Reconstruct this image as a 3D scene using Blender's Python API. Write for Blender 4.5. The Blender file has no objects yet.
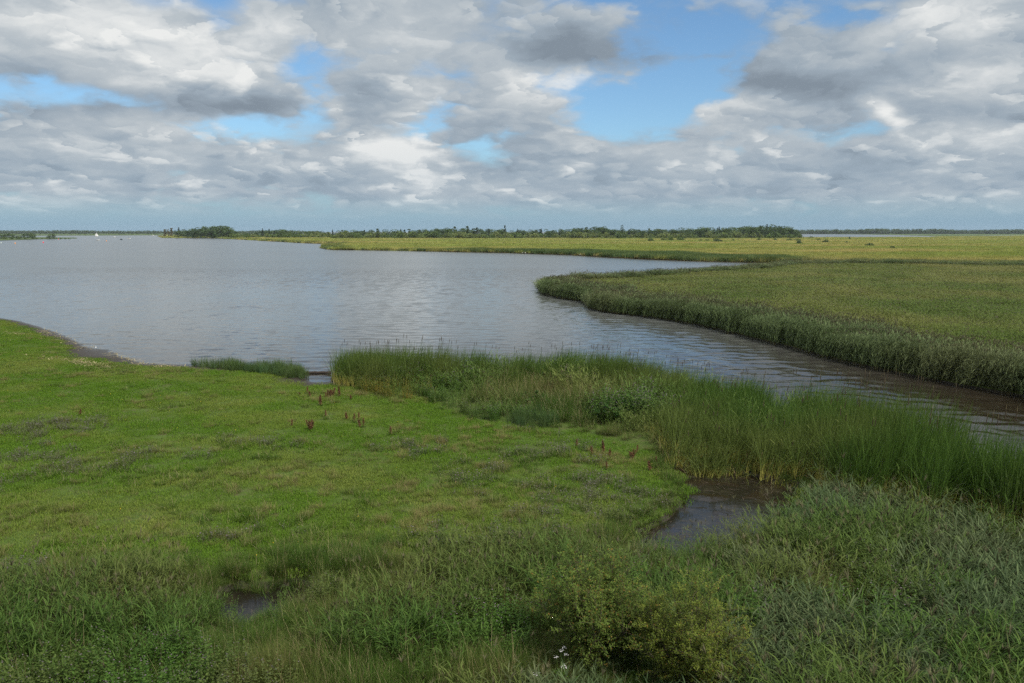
import bpy, math, random
import numpy as np
from mathutils import Vector, Euler

random.seed(11)
RNG = np.random.default_rng(7)
SC = bpy.context.scene
COL = SC.collection
PI = math.pi
USE_HAZE = True

# ------------------------------------------------------------------ camera
CAM_H, FPX, W, H = 9.0, 796.0, 1024, 683
HORIZON = 231.5
PITCH = math.atan((H / 2 - HORIZON) / FPX)
cam_d = bpy.data.cameras.new('camera')
cam = bpy.data.objects.new('camera', cam_d)
COL.objects.link(cam)
cam.location = (0, 0, CAM_H)
cam.rotation_euler = (PI / 2 - PITCH, 0, 0)
cam_d.sensor_width = 36.0
cam_d.lens = 36.0 * FPX / W
cam_d.clip_start = 0.1
cam_d.clip_end = 40000
SC.camera = cam
SC.render.resolution_x, SC.render.resolution_y = W, H

cp, sp_ = math.cos(PITCH), math.sin(PITCH)


def pdir(px, py):
    u = (px - W / 2) / FPX
    v = (H / 2 - py) / FPX
    return np.array([u, cp + v * sp_, -sp_ + v * cp])


def gp(px, py, z=0.0):
    """ground point seen at a place of the photograph"""
    d = pdir(px, py)
    t = (z - CAM_H) / d[2]
    return np.array([d[0] * t, d[1] * t])


def GP(pts, z=0.0):
    return np.array([gp(x, y, z) for x, y in pts])


def azel(px, py):
    d = pdir(px, py)
    d = d / np.linalg.norm(d)
    return math.atan2(d[0], d[1]), math.asin(d[2])


# ------------------------------------------------------------------ numpy helpers
def in_poly(P, poly):
    x, y = P[:, 0], P[:, 1]
    ins = np.zeros(len(P), bool)
    n = len(poly)
    for i in range(n):
        x0, y0 = poly[i]
        x1, y1 = poly[(i + 1) % n]
        c = (y0 > y) != (y1 > y)
        if y1 != y0:
            ins ^= c & (x < (x1 - x0) * (y - y0) / (y1 - y0) + x0)
    return ins


def seg_dist(P, poly, closed=True):
    best = np.full(len(P), 1e9)
    n = len(poly)
    for i in range(n if closed else n - 1):
        a = poly[i]
        b = poly[(i + 1) % n]
        ab = b - a
        L = max(ab @ ab, 1e-9)
        t = np.clip(((P - a) @ ab) / L, 0, 1)
        d = P - (a + t[:, None] * ab)
        best = np.minimum(best, np.hypot(d[:, 0], d[:, 1]))
    return best


def sdist(P, poly):
    d = seg_dist(P, poly)
    return np.where(in_poly(P, poly), d, -d)


_T = np.random.default_rng(3).random((256, 256))


def vnoise(x, y, s=1.0, seed=0):
    x = np.asarray(x) / s + seed * 17.3
    y = np.asarray(y) / s + seed * 9.7
    xi, yi = np.floor(x).astype(int), np.floor(y).astype(int)
    fx, fy = x - xi, y - yi
    fx = fx * fx * (3 - 2 * fx)
    fy = fy * fy * (3 - 2 * fy)
    g = lambda a, b: _T[a % 256, b % 256]
    return ((g(xi, yi) * (1 - fx) + g(xi + 1, yi) * fx) * (1 - fy)
            + (g(xi, yi + 1) * (1 - fx) + g(xi + 1, yi + 1) * fx) * fy)


def fbm(x, y, s=1.0, oct=4, seed=0):
    v, a, t = 0.0, 1.0, 0.0
    for k in range(oct):
        v = v + a * vnoise(x, y, s / 2 ** k, seed + k * 3)
        t += a
        a *= 0.55
    return v / t


def smooth(a, b, x):
    t = np.clip((x - a) / (b - a), 0, 1)
    return t * t * (3 - 2 * t)


# ------------------------------------------------------------------ object helpers
def tag(o, label=None, cat=None, group=None, kind=None):
    if label:
        o['label'] = label
    if cat:
        o['category'] = cat
    if group:
        o['group'] = group
    if kind:
        o['kind'] = kind
    return o


def link(name, me, parent=None, loc=None):
    o = bpy.data.objects.new(name, me)
    COL.objects.link(o)
    if parent:
        o.parent = parent
    if loc is not None:
        o.location = loc
    return o


def mesh_np(name, V, F, mats=(), attrs=None, smooth_s=False, midx=None):
    """mesh from arrays; F is an (n,k) array or list of such arrays"""
    me = bpy.data.meshes.new(name)
    Fs = F if isinstance(F, list) else [F]
    Fs = [np.asarray(f, np.int32) for f in Fs if len(f)]
    nv = len(V)
    me.vertices.add(nv)
    me.vertices.foreach_set('co', np.asarray(V, np.float32).ravel())
    loops = np.concatenate([f.ravel() for f in Fs]) if Fs else np.zeros(0, np.int32)
    tot = np.concatenate([np.full(len(f), f.shape[1], np.int32) for f in Fs]) if Fs else np.zeros(0, np.int32)
    if len(loops):
        me.loops.add(len(loops))
        me.loops.foreach_set('vertex_index', loops)
        me.polygons.add(len(tot))
        st = np.concatenate([[0], np.cumsum(tot)[:-1]]).astype(np.int32)
        me.polygons.foreach_set('loop_start', st)
        me.polygons.foreach_set('loop_total', tot)
        if smooth_s:
            me.polygons.foreach_set('use_smooth', np.ones(len(tot), bool))
        if midx is not None:
            me.polygons.foreach_set('material_index', np.asarray(midx, np.int32))
    for m in mats:
        me.materials.append(m)
    if attrs:
        for k, a in attrs.items():
            a = np.asarray(a)
            if a.ndim == 2:
                at = me.attributes.new(k, 'FLOAT_VECTOR', 'POINT')
                at.data.foreach_set('vector', a.astype(np.float32).ravel())
            elif a.dtype.kind == 'i':
                at = me.attributes.new(k, 'INT', 'POINT')
                at.data.foreach_set('value', a.astype(np.int32))
            else:
                at = me.attributes.new(k, 'FLOAT', 'POINT')
                at.data.foreach_set('value', a.astype(np.float32))
    me.update(calc_edges=True)
    return me


class Geo:
    """gathers strips, tubes and quads into one mesh with the attributes 'hue' and 'along'"""

    def __init__(s):
        s.V, s.F, s.hue, s.al, s.m = [], [], [], [], []
        s.n = 0

    def add(s, V, F, hue, al, m=0):
        F = np.asarray(F)
        s.V.append(V)
        s.F.append(F + s.n)
        s.hue.append(np.broadcast_to(hue, len(V)))
        s.al.append(np.broadcast_to(al, len(V)))
        s.m.append(np.full(len(F), m))
        s.n += len(V)

    def blades(s, base, az, ln, wd, lean, bend, segs=3, prof=None, hue=None, m=0, along=None, twist=0.5, rng=None):
        """curved tapering strips: lean is the angle from the vertical at the base, bend what the tip adds"""
        rng = rng or RNG
        base = np.asarray(base, float)
        N = len(base)
        bc = lambda a: np.broadcast_to(np.asarray(a, float), N)
        az, ln, wd, lean, bend = map(bc, (az, ln, wd, lean, bend))
        if prof is None:
            prof = np.linspace(1, 0.08, segs + 1)
        p = base.copy()
        sa = az + PI / 2 + rng.uniform(-twist, twist, N)
        side = np.stack([np.cos(sa), np.sin(sa), np.zeros(N)], 1)
        out = np.zeros((N, segs + 1, 2, 3))
        for k in range(segs + 1):
            w = (wd * prof[k] * 0.5)[:, None]
            out[:, k, 0] = p - side * w
            out[:, k, 1] = p + side * w
            a = lean + bend * (k + 0.5) / segs
            d = np.stack([np.sin(a) * np.cos(az), np.sin(a) * np.sin(az), np.cos(a)], 1)
            p = p + d * (ln / segs)[:, None]
        V = out.reshape(-1, 3)
        b = (np.arange(N) * (segs + 1) * 2)[:, None]
        F = []
        for k in range(segs):
            q = np.array([2 * k, 2 * k + 1, 2 * k + 3, 2 * k + 2])
            F.append(b + q)
        F = np.concatenate(F)
        hue = rng.random(N) if hue is None else bc(hue)
        hv = np.repeat(hue, (segs + 1) * 2)
        if along is None:
            av = np.tile(np.repeat(np.linspace(0, 1, segs + 1), 2), N)
        else:
            av = np.repeat(bc(along), (segs + 1) * 2)
        s.add(V, F, hv, av, m)
        return p

    def tube(s, path, rad, n=6, hue=0.5, m=0, al=0.5, cap=True):
        path = np.asarray(path, float)
        rad = np.broadcast_to(np.asarray(rad, float), len(path))
        V = []
        for i, p in enumerate(path):
            d = path[min(i + 1, len(path) - 1)] - path[max(i - 1, 0)]
            d = d / (np.linalg.norm(d) + 1e-9)
            r = np.array([1.0, 0, 0]) if abs(d[0]) < 0.8 else np.array([0, 1.0, 0])
            u = np.cross(d, r)
            u /= np.linalg.norm(u)
            v = np.cross(d, u)
            t = np.arange(n) / n * 2 * PI
            V.append(p + rad[i] * (np.cos(t)[:, None] * u + np.sin(t)[:, None] * v))
        V = np.concatenate(V)
        F = []
        for i in range(len(path) - 1):
            for k in range(n):
                a, b = i * n + k, i * n + (k + 1) % n
                F.append((a, b, b + n, a + n))
        s.add(V, np.array(F), hue, al, m)

    def quads(s, c, size, rng=None, hue=None, m=0, al=0.5, up=0.0, asp=0.6):
        """free leaf-shaped quads of random tilt"""
        rng = rng or RNG
        N = len(c)
        size = np.broadcast_to(np.asarray(size, float), N)[:, None]
        a = rng.normal(size=(N, 3))
        a[:, 2] *= 0.7
        a /= np.linalg.norm(a, axis=1)[:, None] + 1e-9
        b = np.cross(a, rng.normal(size=(N, 3)) + np.array([0, 0, up]))
        b /= np.linalg.norm(b, axis=1)[:, None] + 1e-9
        V = np.stack([c - a * size * 0.5, c + b * size * asp * 0.5, c + a * size * 0.5, c - b * size * asp * 0.5], 1).reshape(-1, 3)
        F = np.arange(N * 4).reshape(N, 4)
        hue = rng.random(N) if hue is None else np.broadcast_to(hue, N)
        s.add(V, F, np.repeat(hue, 4), np.repeat(np.broadcast_to(al, N), 4), m)

    def mesh(s, name, mats, smooth_s=False):
        V = np.concatenate(s.V)
        return mesh_np(name, V, np.concatenate(s.F), mats, {'hue': np.concatenate(s.hue), 'along': np.concatenate(s.al)},
                       smooth_s, np.concatenate(s.m))


# ------------------------------------------------------------------ materials
class NT:
    def __init__(s, tree):
        s.t = tree
        s.x = 0

    def n(s, typ, **kw):
        nd = s.t.nodes.new(typ)
        ins = kw.pop('ins', {})
        for k, v in kw.items():
            setattr(nd, k, v)
        for k, v in ins.items():
            sock = nd.inputs[k]
            if isinstance(v, bpy.types.NodeSocket):
                s.t.links.new(v, sock)
            else:
                sock.default_value = v
        return nd

    def m(s, op, a, b=None, c=None, clamp=False):
        ins = {0: a}
        if b is not None:
            ins[1] = b
        if c is not None:
            ins[2] = c
        return s.n('ShaderNodeMath', operation=op, use_clamp=clamp, ins=ins).outputs[0]

    def v(s, op, a, b=None, out=0):
        ins = {0: a}
        if b is not None:
            ins[1] = b
        return s.n('ShaderNodeVectorMath', operation=op, ins=ins).outputs[out]

    def mr(s, x, a, b, c=0.0, d=1.0, smooth=True):
        return s.n('ShaderNodeMapRange', interpolation_type='SMOOTHSTEP' if smooth else 'LINEAR', clamp=True,
                   ins={'Value': x, 'From Min': a, 'From Max': b, 'To Min': c, 'To Max': d}).outputs[0]

    def mix(s, f, a, b, blend='MIX'):
        nd = s.n('ShaderNodeMix', data_type='RGBA', blend_type=blend)
        for sock, val in ((nd.inputs[0], f), (nd.inputs[6], a), (nd.inputs[7], b)):
            if isinstance(val, bpy.types.NodeSocket):
                s.t.links.new(val, sock)
            elif isinstance(val, (int, float)):
                sock.default_value = val
            else:
                sock.default_value = (*val[:3], 1)
        return nd.outputs[2]

    def noise(s, vec, scale, detail=4, rough=0.55, dist=0.0, dims='3D'):
        return s.n('ShaderNodeTexNoise', noise_dimensions=dims,
                   ins={'Vector': vec, 'Scale': scale, 'Detail': detail, 'Roughness': rough, 'Distortion': dist}).outputs[0]


def new_mat(name):
    m = bpy.data.materials.new(name)
    m.use_nodes = True
    m.node_tree.nodes.clear()
    t = NT(m.node_tree)
    out = t.n('ShaderNodeOutputMaterial')
    return m, t, out


def simple_mat(name, col, rough=0.6, var=0.15, scale=8.0, spec=0.3, metal=0.0):
    m, t, out = new_mat(name)
    tc = t.n('ShaderNodeTexCoord').outputs['Object']
    f = t.noise(tc, scale, 5)
    c = t.mix(f, [x * (1 - var) for x in col], [min(1, x * (1 + var)) for x in col])
    b = t.n('ShaderNodeBsdfPrincipled', ins={'Base Color': c, 'Roughness': rough, 'Specular IOR Level': spec, 'Metallic': metal})
    m.node_tree.links.new(b.outputs[0], out.inputs[0])
    return m


def leaf_mat(name, c1, c2, c3, base=None, base_end=0.3, tip=None, trans=0.3, rough=0.6, spec=0.12, objrand=0.0, spread=.5):
    """leaf colour: c1..c2 by blade, towards c3 by the plant's own tint, another colour near the stem base or the tip"""
    m, t, out = new_mat(name)
    hue = t.n('ShaderNodeAttribute', attribute_name='hue').outputs['Fac']
    al = t.n('ShaderNodeAttribute', attribute_name='along').outputs['Fac']
    tint = t.n('ShaderNodeAttribute', attribute_name='tint', attribute_type='INSTANCER').outputs['Fac']
    if objrand:
        tint = t.m('MULTIPLY', t.n('ShaderNodeObjectInfo').outputs['Random'], objrand)
    c = t.mix(hue, c1, c2)
    c = t.mix(tint, c, c3)
    if base:
        c = t.mix(t.mr(al, base_end * 0.3, base_end), base, c)
    if tip:
        c = t.mix(t.mr(al, 0.6, 1.0), c, tip)
    v = t.m('MULTIPLY_ADD', hue, spread, 1 - spread / 2)
    c = t.n('ShaderNodeHueSaturation', ins={'Value': v, 'Color': c}).outputs[0]
    b = t.n('ShaderNodeBsdfPrincipled', ins={'Base Color': c, 'Roughness': rough, 'Specular IOR Level': spec})
    tr = t.n('ShaderNodeBsdfTranslucent', ins={'Color': c})
    mx = t.n('ShaderNodeMixShader', ins={0: trans, 1: b.outputs[0], 2: tr.outputs[0]})
    m.node_tree.links.new(mx.outputs[0], out.inputs[0])
    return m


M = {}
M['meadow'] = leaf_mat('meadow_grass', (.074, .155, .010), (.104, .188, .014), (.180, .215, .042), trans=.3, spread=.3)
M['tussock'] = leaf_mat('tussock_grass', (.042, .092, .010), (.078, .132, .015), (.185, .175, .060), trans=.3)
M['mint'] = leaf_mat('grey_herb', (.055, .085, .026), (.090, .115, .040), (.125, .125, .060), trans=.2)
M['sedge'] = leaf_mat('sedge', (.036, .082, .010), (.066, .118, .016), (.105, .118, .030), base=(.05, .05, .016), trans=.3)  # sedge, reed and tall herb colours lowered to carry the foreground's cloud shade
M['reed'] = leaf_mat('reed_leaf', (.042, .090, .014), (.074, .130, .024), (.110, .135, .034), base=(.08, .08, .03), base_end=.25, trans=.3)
M['headreed'] = leaf_mat('headland_reed_leaf', (.058, .112, .020), (.100, .160, .034), (.150, .170, .045), base=(.10, .10, .03), base_end=.25, trans=.3)
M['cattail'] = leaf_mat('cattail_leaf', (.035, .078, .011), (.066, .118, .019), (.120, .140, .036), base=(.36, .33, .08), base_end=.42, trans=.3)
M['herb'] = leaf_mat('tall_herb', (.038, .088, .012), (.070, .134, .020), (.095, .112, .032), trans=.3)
M['rush'] = leaf_mat('dark_rush', (.030, .070, .024), (.056, .105, .036), (.08, .12, .035), trans=.2)
M['dry'] = leaf_mat('dry_stem', (.26, .21, .10), (.36, .31, .17), (.22, .15, .08), trans=.2)
M['plume'] = leaf_mat('reed_plume', (.060, .058, .030), (.095, .085, .045), (.12, .115, .055), trans=.2)
M['marsh'] = leaf_mat('marsh_reed', (.180, .235, .044), (.270, .300, .068), (.38, .32, .11), base=(.20, .15, .06), base_end=.3, trans=.3)
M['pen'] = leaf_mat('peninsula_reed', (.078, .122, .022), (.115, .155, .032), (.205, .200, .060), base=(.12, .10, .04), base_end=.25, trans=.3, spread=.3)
M['palereed'] = leaf_mat('pale_reed_leaf', (.055, .092, .034), (.095, .134, .054), (.120, .135, .06), base=(.10, .10, .04), base_end=.2, trans=.3)
M['spike'] = simple_mat('cattail_spike', (.045, .032, .018), .95, .2, 30)
M['fringe'] = leaf_mat('fringe_reed', (.082, .120, .042), (.125, .165, .066), (.16, .165, .075), base=(.12, .11, .04), base_end=.2, trans=.35)
M['bank'] = leaf_mat('bank_reed', (0.0520, 0.0960, 0.0288), (0.0880, 0.1360, 0.0440), (0.1360, 0.1600, 0.0480), base=(0.1600, 0.1120, 0.0400), base_end=.22, trans=.3)
M['yellowherb'] = leaf_mat('yellowing_herb', (.17, .15, .025), (.24, .17, .03), (.10, .14, .025), trans=.3)
M['purple'] = leaf_mat('purple_flower', (.12, .10, .10), (.17, .13, .15), (.13, .12, .11), trans=.2)
M['white_petal'] = leaf_mat('white_petal', (.70, .68, .66), (.78, .74, .74), (.6, .55, .55), trans=.2)
M['yellow_petal'] = leaf_mat('yellow_petal', (.60, .42, .02), (.65, .48, .04), (.6, .4, .02), trans=.2)
M['dock'] = leaf_mat('dock_seed', (.105, .056, .028), (.160, .086, .042), (.17, .10, .045), trans=.15)
M['tree'] = leaf_mat('tree_leaf', (.032, .064, .022), (.056, .096, .032), (.085, .125, .036), trans=.2, objrand=.8)
M['conifer'] = leaf_mat('conifer_leaf', (.024, .044, .026), (.040, .064, .036), (.045, .07, .035), trans=.1, objrand=.6)
M['paletree'] = leaf_mat('pale_tree_leaf', (.125, .115, .065), (.165, .145, .085), (.15, .15, .07), trans=.2, objrand=.6)
M['scrub'] = leaf_mat('scrub_leaf', (.055, .095, .026), (.095, .145, .036), (.16, .19, .06), trans=.25, objrand=.9)
M['darkscrub'] = leaf_mat('dark_scrub_leaf', (.040, .075, .028), (.065, .105, .036), (.08, .11, .04), trans=.2, objrand=.6)
M['willow'] = leaf_mat('shrub_leaf', (.086, .134, .024), (.130, .180, .034), (.20, .16, .03), trans=.35)
M['orangeleaf'] = leaf_mat('orange_leaf', (.17, .115, .025), (.22, .14, .03), (.3, .15, .03), trans=.3)
M['yellowshrub'] = leaf_mat('yellow_shrub_leaf', (.105, .150, .024), (.165, .195, .032), (.24, .20, .04), trans=.35)
M['bramble'] = leaf_mat('bramble_leaf', (.028, .075, .014), (.055, .120, .022), (.05, .09, .02), trans=.2)
M['bark'] = simple_mat('bark', (.085, .065, .045), .9, .4, 20)
M['white'] = simple_mat('boat_white', (.55, .55, .53), .35, .04, 3)
M['sail'] = simple_mat('sail_cloth', (.70, .70, .68), .7, .04, 2)
M['darkhull'] = simple_mat('dark_hull', (.035, .045, .055), .4, .2, 4)
M['glass'] = simple_mat('cabin_glass', (.02, .025, .03), .08, .1, 4, .5)
M['redbuoy'] = simple_mat('red_buoy', (.75, .05, .09), .4, .1, 6)
M['orangebuoy'] = simple_mat('orange_buoy', (.75, .32, .10), .45, .1, 6)
M['palebuoy'] = simple_mat('pale_buoy', (.62, .70, .62), .45, .1, 6)
M['plank'] = simple_mat('weathered_plank', (.040, .030, .024), .9, .45, 9)
M['feather'] = simple_mat('white_feather', (.80, .79, .76), .8, .05, 8)
M['bill'] = simple_mat('bill', (.45, .20, .04), .5, .1, 20)
M['drift'] = simple_mat('driftwood', (.28, .24, .19), .9, .3, 12)


def ground_mat(name, kind):
    m, t, out = new_mat(name)
    pos = t.n('ShaderNodeNewGeometry').outputs['Position']
    if kind == 'near':
        n1 = t.noise(pos, .22, 5)
        n2 = t.noise(pos, 2.5, 5, .6)
        c = t.mix(n1, (.040, .070, .010), (.070, .110, .015))
        c = t.mix(t.mr(n2, .45, .75), c, (.075, .070, .028))
        mud = t.mix(t.noise(pos, 1.6, 6, .65), (.014, .011, .008), (.055, .045, .034))
        z = t.n('ShaderNodeSeparateXYZ', ins={0: pos}).outputs[2]
        f = t.mr(t.m('ADD', z, t.m('MULTIPLY', t.m('SUBTRACT', n2, .5), .16)), .09, .17)
        c = t.mix(f, mud, c)
        rough = t.mr(z, .01, .12, .25, .9)
        bump = t.n('ShaderNodeBump', ins={'Height': t.noise(pos, 7, 6, .7), 'Strength': .6, 'Distance': .08})
    else:
        mp = t.n('ShaderNodeMapping', ins={'Vector': pos, 'Scale': (.35, 1.0, 1.0)}).outputs[0]
        n1 = t.noise(mp, .022, 5, .6)
        n2 = t.noise(mp, .09, 5, .6)
        c = t.mix(t.mr(n1, .35, .65), (.210, .250, .048), (.310, .305, .080))
        c = t.mix(t.mr(n2, .5, .72, 0, .8), c, (.270, .205, .090))
        c = t.mix(t.mr(t.noise(mp, .05, 5, .6), .55, .7, 0, .7), c, (.175, .255, .038))
        rough = .9
        bump = t.n('ShaderNodeBump', ins={'Height': t.noise(pos, 1.2, 5, .7), 'Strength': .6, 'Distance': .6})
    b = t.n('ShaderNodeBsdfPrincipled', ins={'Base Color': c, 'Roughness': rough, 'Specular IOR Level': .2, 'Normal': bump.outputs[0]})
    m.node_tree.links.new(b.outputs[0], out.inputs[0])
    return m


def water_mat(name, still=False):
    m, t, out = new_mat(name)
    pos = t.n('ShaderNodeNewGeometry').outputs['Position']
    rot = t.n('ShaderNodeMapping', ins={'Vector': pos, 'Rotation': (0, 0, .30)}).outputs[0]
    st = t.n('ShaderNodeMapping', ins={'Vector': rot, 'Scale': (.60, 1.0, 1.0)}).outputs[0]
    if still:
        h = t.m('MULTIPLY', t.noise(st, 2.2, 3), .012)
        base, rough = (.014, .012, .008), .08
        c = t.mix(t.mr(t.noise(pos, 1.1, 5, .65), .48, .68), base, (.030, .025, .016))
    else:
        a = t.noise(st, .30, 3, .55, .4)
        iso = t.n('ShaderNodeMapping', ins={'Vector': rot, 'Scale': (.80, 1.0, 1.0)}).outputs[0]
        b = t.noise(iso, .95, 4, .6, .5)
        d = t.noise(iso, 3.2, 3, .6)
        gust = t.mr(t.noise(t.n('ShaderNodeMapping', ins={'Vector': pos, 'Scale': (.25, 1, 1)}).outputs[0], .02, 4), .3, .7, .6, 1.25)
        h = t.m('ADD', t.m('MULTIPLY', a, .15), t.m('MULTIPLY', b, .135))
        h = t.m('ADD', h, t.m('MULTIPLY', d, .026))
        yy = t.n('ShaderNodeSeparateXYZ', ins={0: pos}).outputs[1]
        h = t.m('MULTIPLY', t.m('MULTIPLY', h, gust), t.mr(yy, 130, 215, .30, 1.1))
        c = t.mix(t.noise(pos, .05, 4), t.mix(t.mr(yy, 38, 85), (.016, .012, .007), (.072, .076, .072)), t.mix(t.mr(yy, 38, 85), (.022, .016, .010), (.095, .099, .094)))  # turbid lake painted paler for sky reflection, brown creek darker for the bank's
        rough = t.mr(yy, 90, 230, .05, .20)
    bump = t.n('ShaderNodeBump', ins={'Height': h, 'Strength': 1.0, 'Distance': 1.0})
    bs = t.n('ShaderNodeBsdfPrincipled', ins={'Base Color': c, 'Roughness': rough, 'IOR': 1.333, 'Normal': bump.outputs[0]})
    m.node_tree.links.new(bs.outputs[0], out.inputs[0])
    return m


M['near_ground'] = ground_mat('near_ground', 'near')
M['far_ground'] = ground_mat('far_ground', 'far')
M['distant_ground'] = simple_mat('distant_ground', (.075, .105, .040), .95, .45, .012, .05)
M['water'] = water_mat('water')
M['pond'] = water_mat('pond', True)

# ------------------------------------------------------------------ shorelines
SHORE = [(0, 318), (20, 321), (35, 325), (60, 333), (80, 343), (88, 347), (100, 349), (112, 350), (118, 355), (135, 361), (150, 363.5), (180, 364.5),
         (205, 366), (250, 369), (295, 372), (304, 375), (308, 381), (326, 383), (333, 380), (338, 377), (355, 376), (450, 378), (550, 379), (600, 381),
         (650, 389), (700, 400), (735, 408), (752, 420), (765, 431), (774, 437), (783, 430), (792, 420), (830, 428), (880, 446), (930, 464),
         (960, 480), (1000, 497), (1060, 525), (1130, 575)]
shore = GP(SHORE)
near_poly = np.concatenate([np.array([(-170, -40), (-170, 150), (-95, 112)]), shore, np.array([(22, 10), (34, -40)])])
pond_poly = GP([(668, 468), (690, 466), (720, 470), (760, 478), (796, 486), (800, 500), (785, 520), (760, 540), (720, 556), (680, 566), (640, 560),
                (622, 548), (640, 532), (668, 520), (682, 505), (684, 490)])
pool_poly = GP([(206, 600), (235, 588), (268, 590), (300, 583), (318, 590), (305, 612), (270, 622), (240, 634), (212, 624)])

pen_poly = np.concatenate([GP([(543, 294), (544, 288), (552, 285), (575, 283.5), (600, 282), (650, 278.5), (700, 274.5), (745, 271.5), (785, 267.2), (850, 265.9), (950, 267.4), (1060, 269.4)]),
                           np.array([(170, 200), (150, 80), (60, -40), (42, -40), (31, 15)]),
                           GP([(1150, 438), (1085, 416), (1024, 398), (985, 391.5), (950, 385), (905, 376), (850, 364.5), (800, 351), (760, 341), (700, 326), (650, 318), (605, 312.5),
                               (592, 309.5), (586, 302.5), (565, 299.5)])])
FARSHORE = [(160, 236.2), (200, 237.6), (235, 239.2), (270, 241.2), (300, 242.8), (318, 243.6), (352, 244.3), (327, 245.8), (326, 248.4), (335, 249.8), (365, 250.2), (400, 250.8), (450, 251.8),
            (512, 253), (545, 254.2), (575, 255.2), (620, 258), (660, 259.8), (700, 261.3), (760, 262.8), (850, 264.8), (950, 266.4), (1060, 268.2), (1180, 270)]
far_poly = np.concatenate([GP(FARSHORE), np.array([(420, 180), (1500, 180), (2400, 1800)]),
                           GP([(1100, 234.5), (960, 236.4), (928, 237.3), (860, 237.45), (797, 237.5), (780, 235.6), (600, 234.6), (300, 234.6), (165, 234.9)])])


def pxblob(P, px, py, rx, ry):
    """soft patch on the ground: centre and radii given as seen from the tower"""
    c = gp(px, py)
    ex = abs(gp(px + rx, py)[0] - c[0])
    ey = abs(gp(px, py - ry)[1] - gp(px, py + ry)[1]) / 2
    return np.clip(1 - np.hypot((P[:, 0] - c[0]) / ex, (P[:, 1] - c[1]) / ey), 0, 1)


def near_h(P):
    sd = sdist(P, near_poly)
    n = fbm(P[:, 0], P[:, 1], 6, 4, 2) - .5
    mud = np.clip(1.6 * pxblob(P, 100, 352, 45, 12), 0, 1)
    z = np.where(sd > 0, np.minimum(.24 + n * .24 + (fbm(P[:, 0], P[:, 1], 1.7, 3, 19) - .5) * .16, .02 + sd * (.055 - .034 * mud) + n * .06), np.maximum(-.7, sd * .3))
    # hidden and pond banks
    for poly, k in ((pond_poly, .9), (pool_poly, .9)):
        s = sdist(P, poly)
        z = np.minimum(z, np.maximum(.03 - s * k, -.35))
    return z


def grid_mesh(name, x0, x1, y0, y1, step, hf, mat):
    xs = np.arange(x0, x1 + step, step)
    ys = np.arange(y0, y1 + step, step)
    X, Y = np.meshgrid(xs, ys)
    P = np.stack([X.ravel(), Y.ravel()], 1)
    Z = hf(P)
    nx, ny = len(xs), len(ys)
    i = np.arange(nx * ny).reshape(ny, nx)
    F = np.stack([i[:-1, :-1], i[:-1, 1:], i[1:, 1:], i[1:, :-1]], -1).reshape(-1, 4)
    keep = (Z[F].max(1) > -.55)
    return mesh_np(name, np.column_stack([P, Z]), F[keep], [mat], smooth_s=True)


o = link('meadow_ground', grid_mesh('meadow_ground', -150, 40, -35, 130, .5, near_h, M['near_ground']))
tag(o, 'low grassy meadow ground with muddy edges beside the lake', kind='structure')


def slab(name, poly, z, mat, skirt=.9, sub=None):
    import bmesh
    bm = bmesh.new()
    vs = [bm.verts.new((p[0], p[1], z)) for p in poly]
    f = bm.faces.new(vs)
    if f.normal.z < 0:
        f.normal_flip()
    bm.normal_update()
    lo = [bm.verts.new((p[0], p[1], z - skirt)) for p in poly]
    n = len(vs)
    for i in range(n):
        bm.faces.new((vs[i], lo[i], lo[(i + 1) % n], vs[(i + 1) % n]))
    bmesh.ops.triangulate(bm, faces=[x for x in bm.faces if len(x.verts) > 4])
    bmesh.ops.recalc_face_normals(bm, faces=bm.faces)
    me = bpy.data.meshes.new(name)
    bm.to_mesh(me)
    bm.free()
    me.materials.append(mat)
    return tag(link(name, me), kind='structure')


def offset_in(poly, d):
    """pull a shoreline slightly inland so that the plants overhang the edge"""
    n = len(poly)
    a = sum(poly[i][0] * poly[(i + 1) % n][1] - poly[(i + 1) % n][0] * poly[i][1] for i in range(n))
    s = 1 if a > 0 else -1
    out = []
    for i in range(n):
        t = poly[(i + 1) % n] - poly[i - 1]
        L = np.hypot(*t) + 1e-9
        out.append(poly[i] + s * d * np.array([-t[1], t[0]]) / L)
    return np.array(out)


slab('peninsula_ground', offset_in(pen_poly, .35), .18, M['near_ground'])
slab('marsh_ground', far_poly, .25, M['far_ground'])
isl_poly = GP([(-160, 242.6), (-60, 241.6), (0, 240.6), (40, 239.2), (77, 238.5), (76, 237.9), (40, 237.5), (-60, 237.2), (-160, 237.2)])
slab('island_ground', isl_poly, .5, M['distant_ground'])
slab('far_shore_ground', GP([(-400, 235.9), (0, 235.8), (100, 235.5), (158, 235.3), (175, 234.4), (175, 232.7), (-400, 232.7)]), .4, M['distant_ground'])
slab('lake_far_shore_ground', GP([(700, 234.0), (795, 234.1), (860, 234.5), (900, 235.2), (935, 236.2), (1000, 235.4), (1500, 234.2), (1500, 232.5), (700, 232.5)]), .4, M['distant_ground'])

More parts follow.
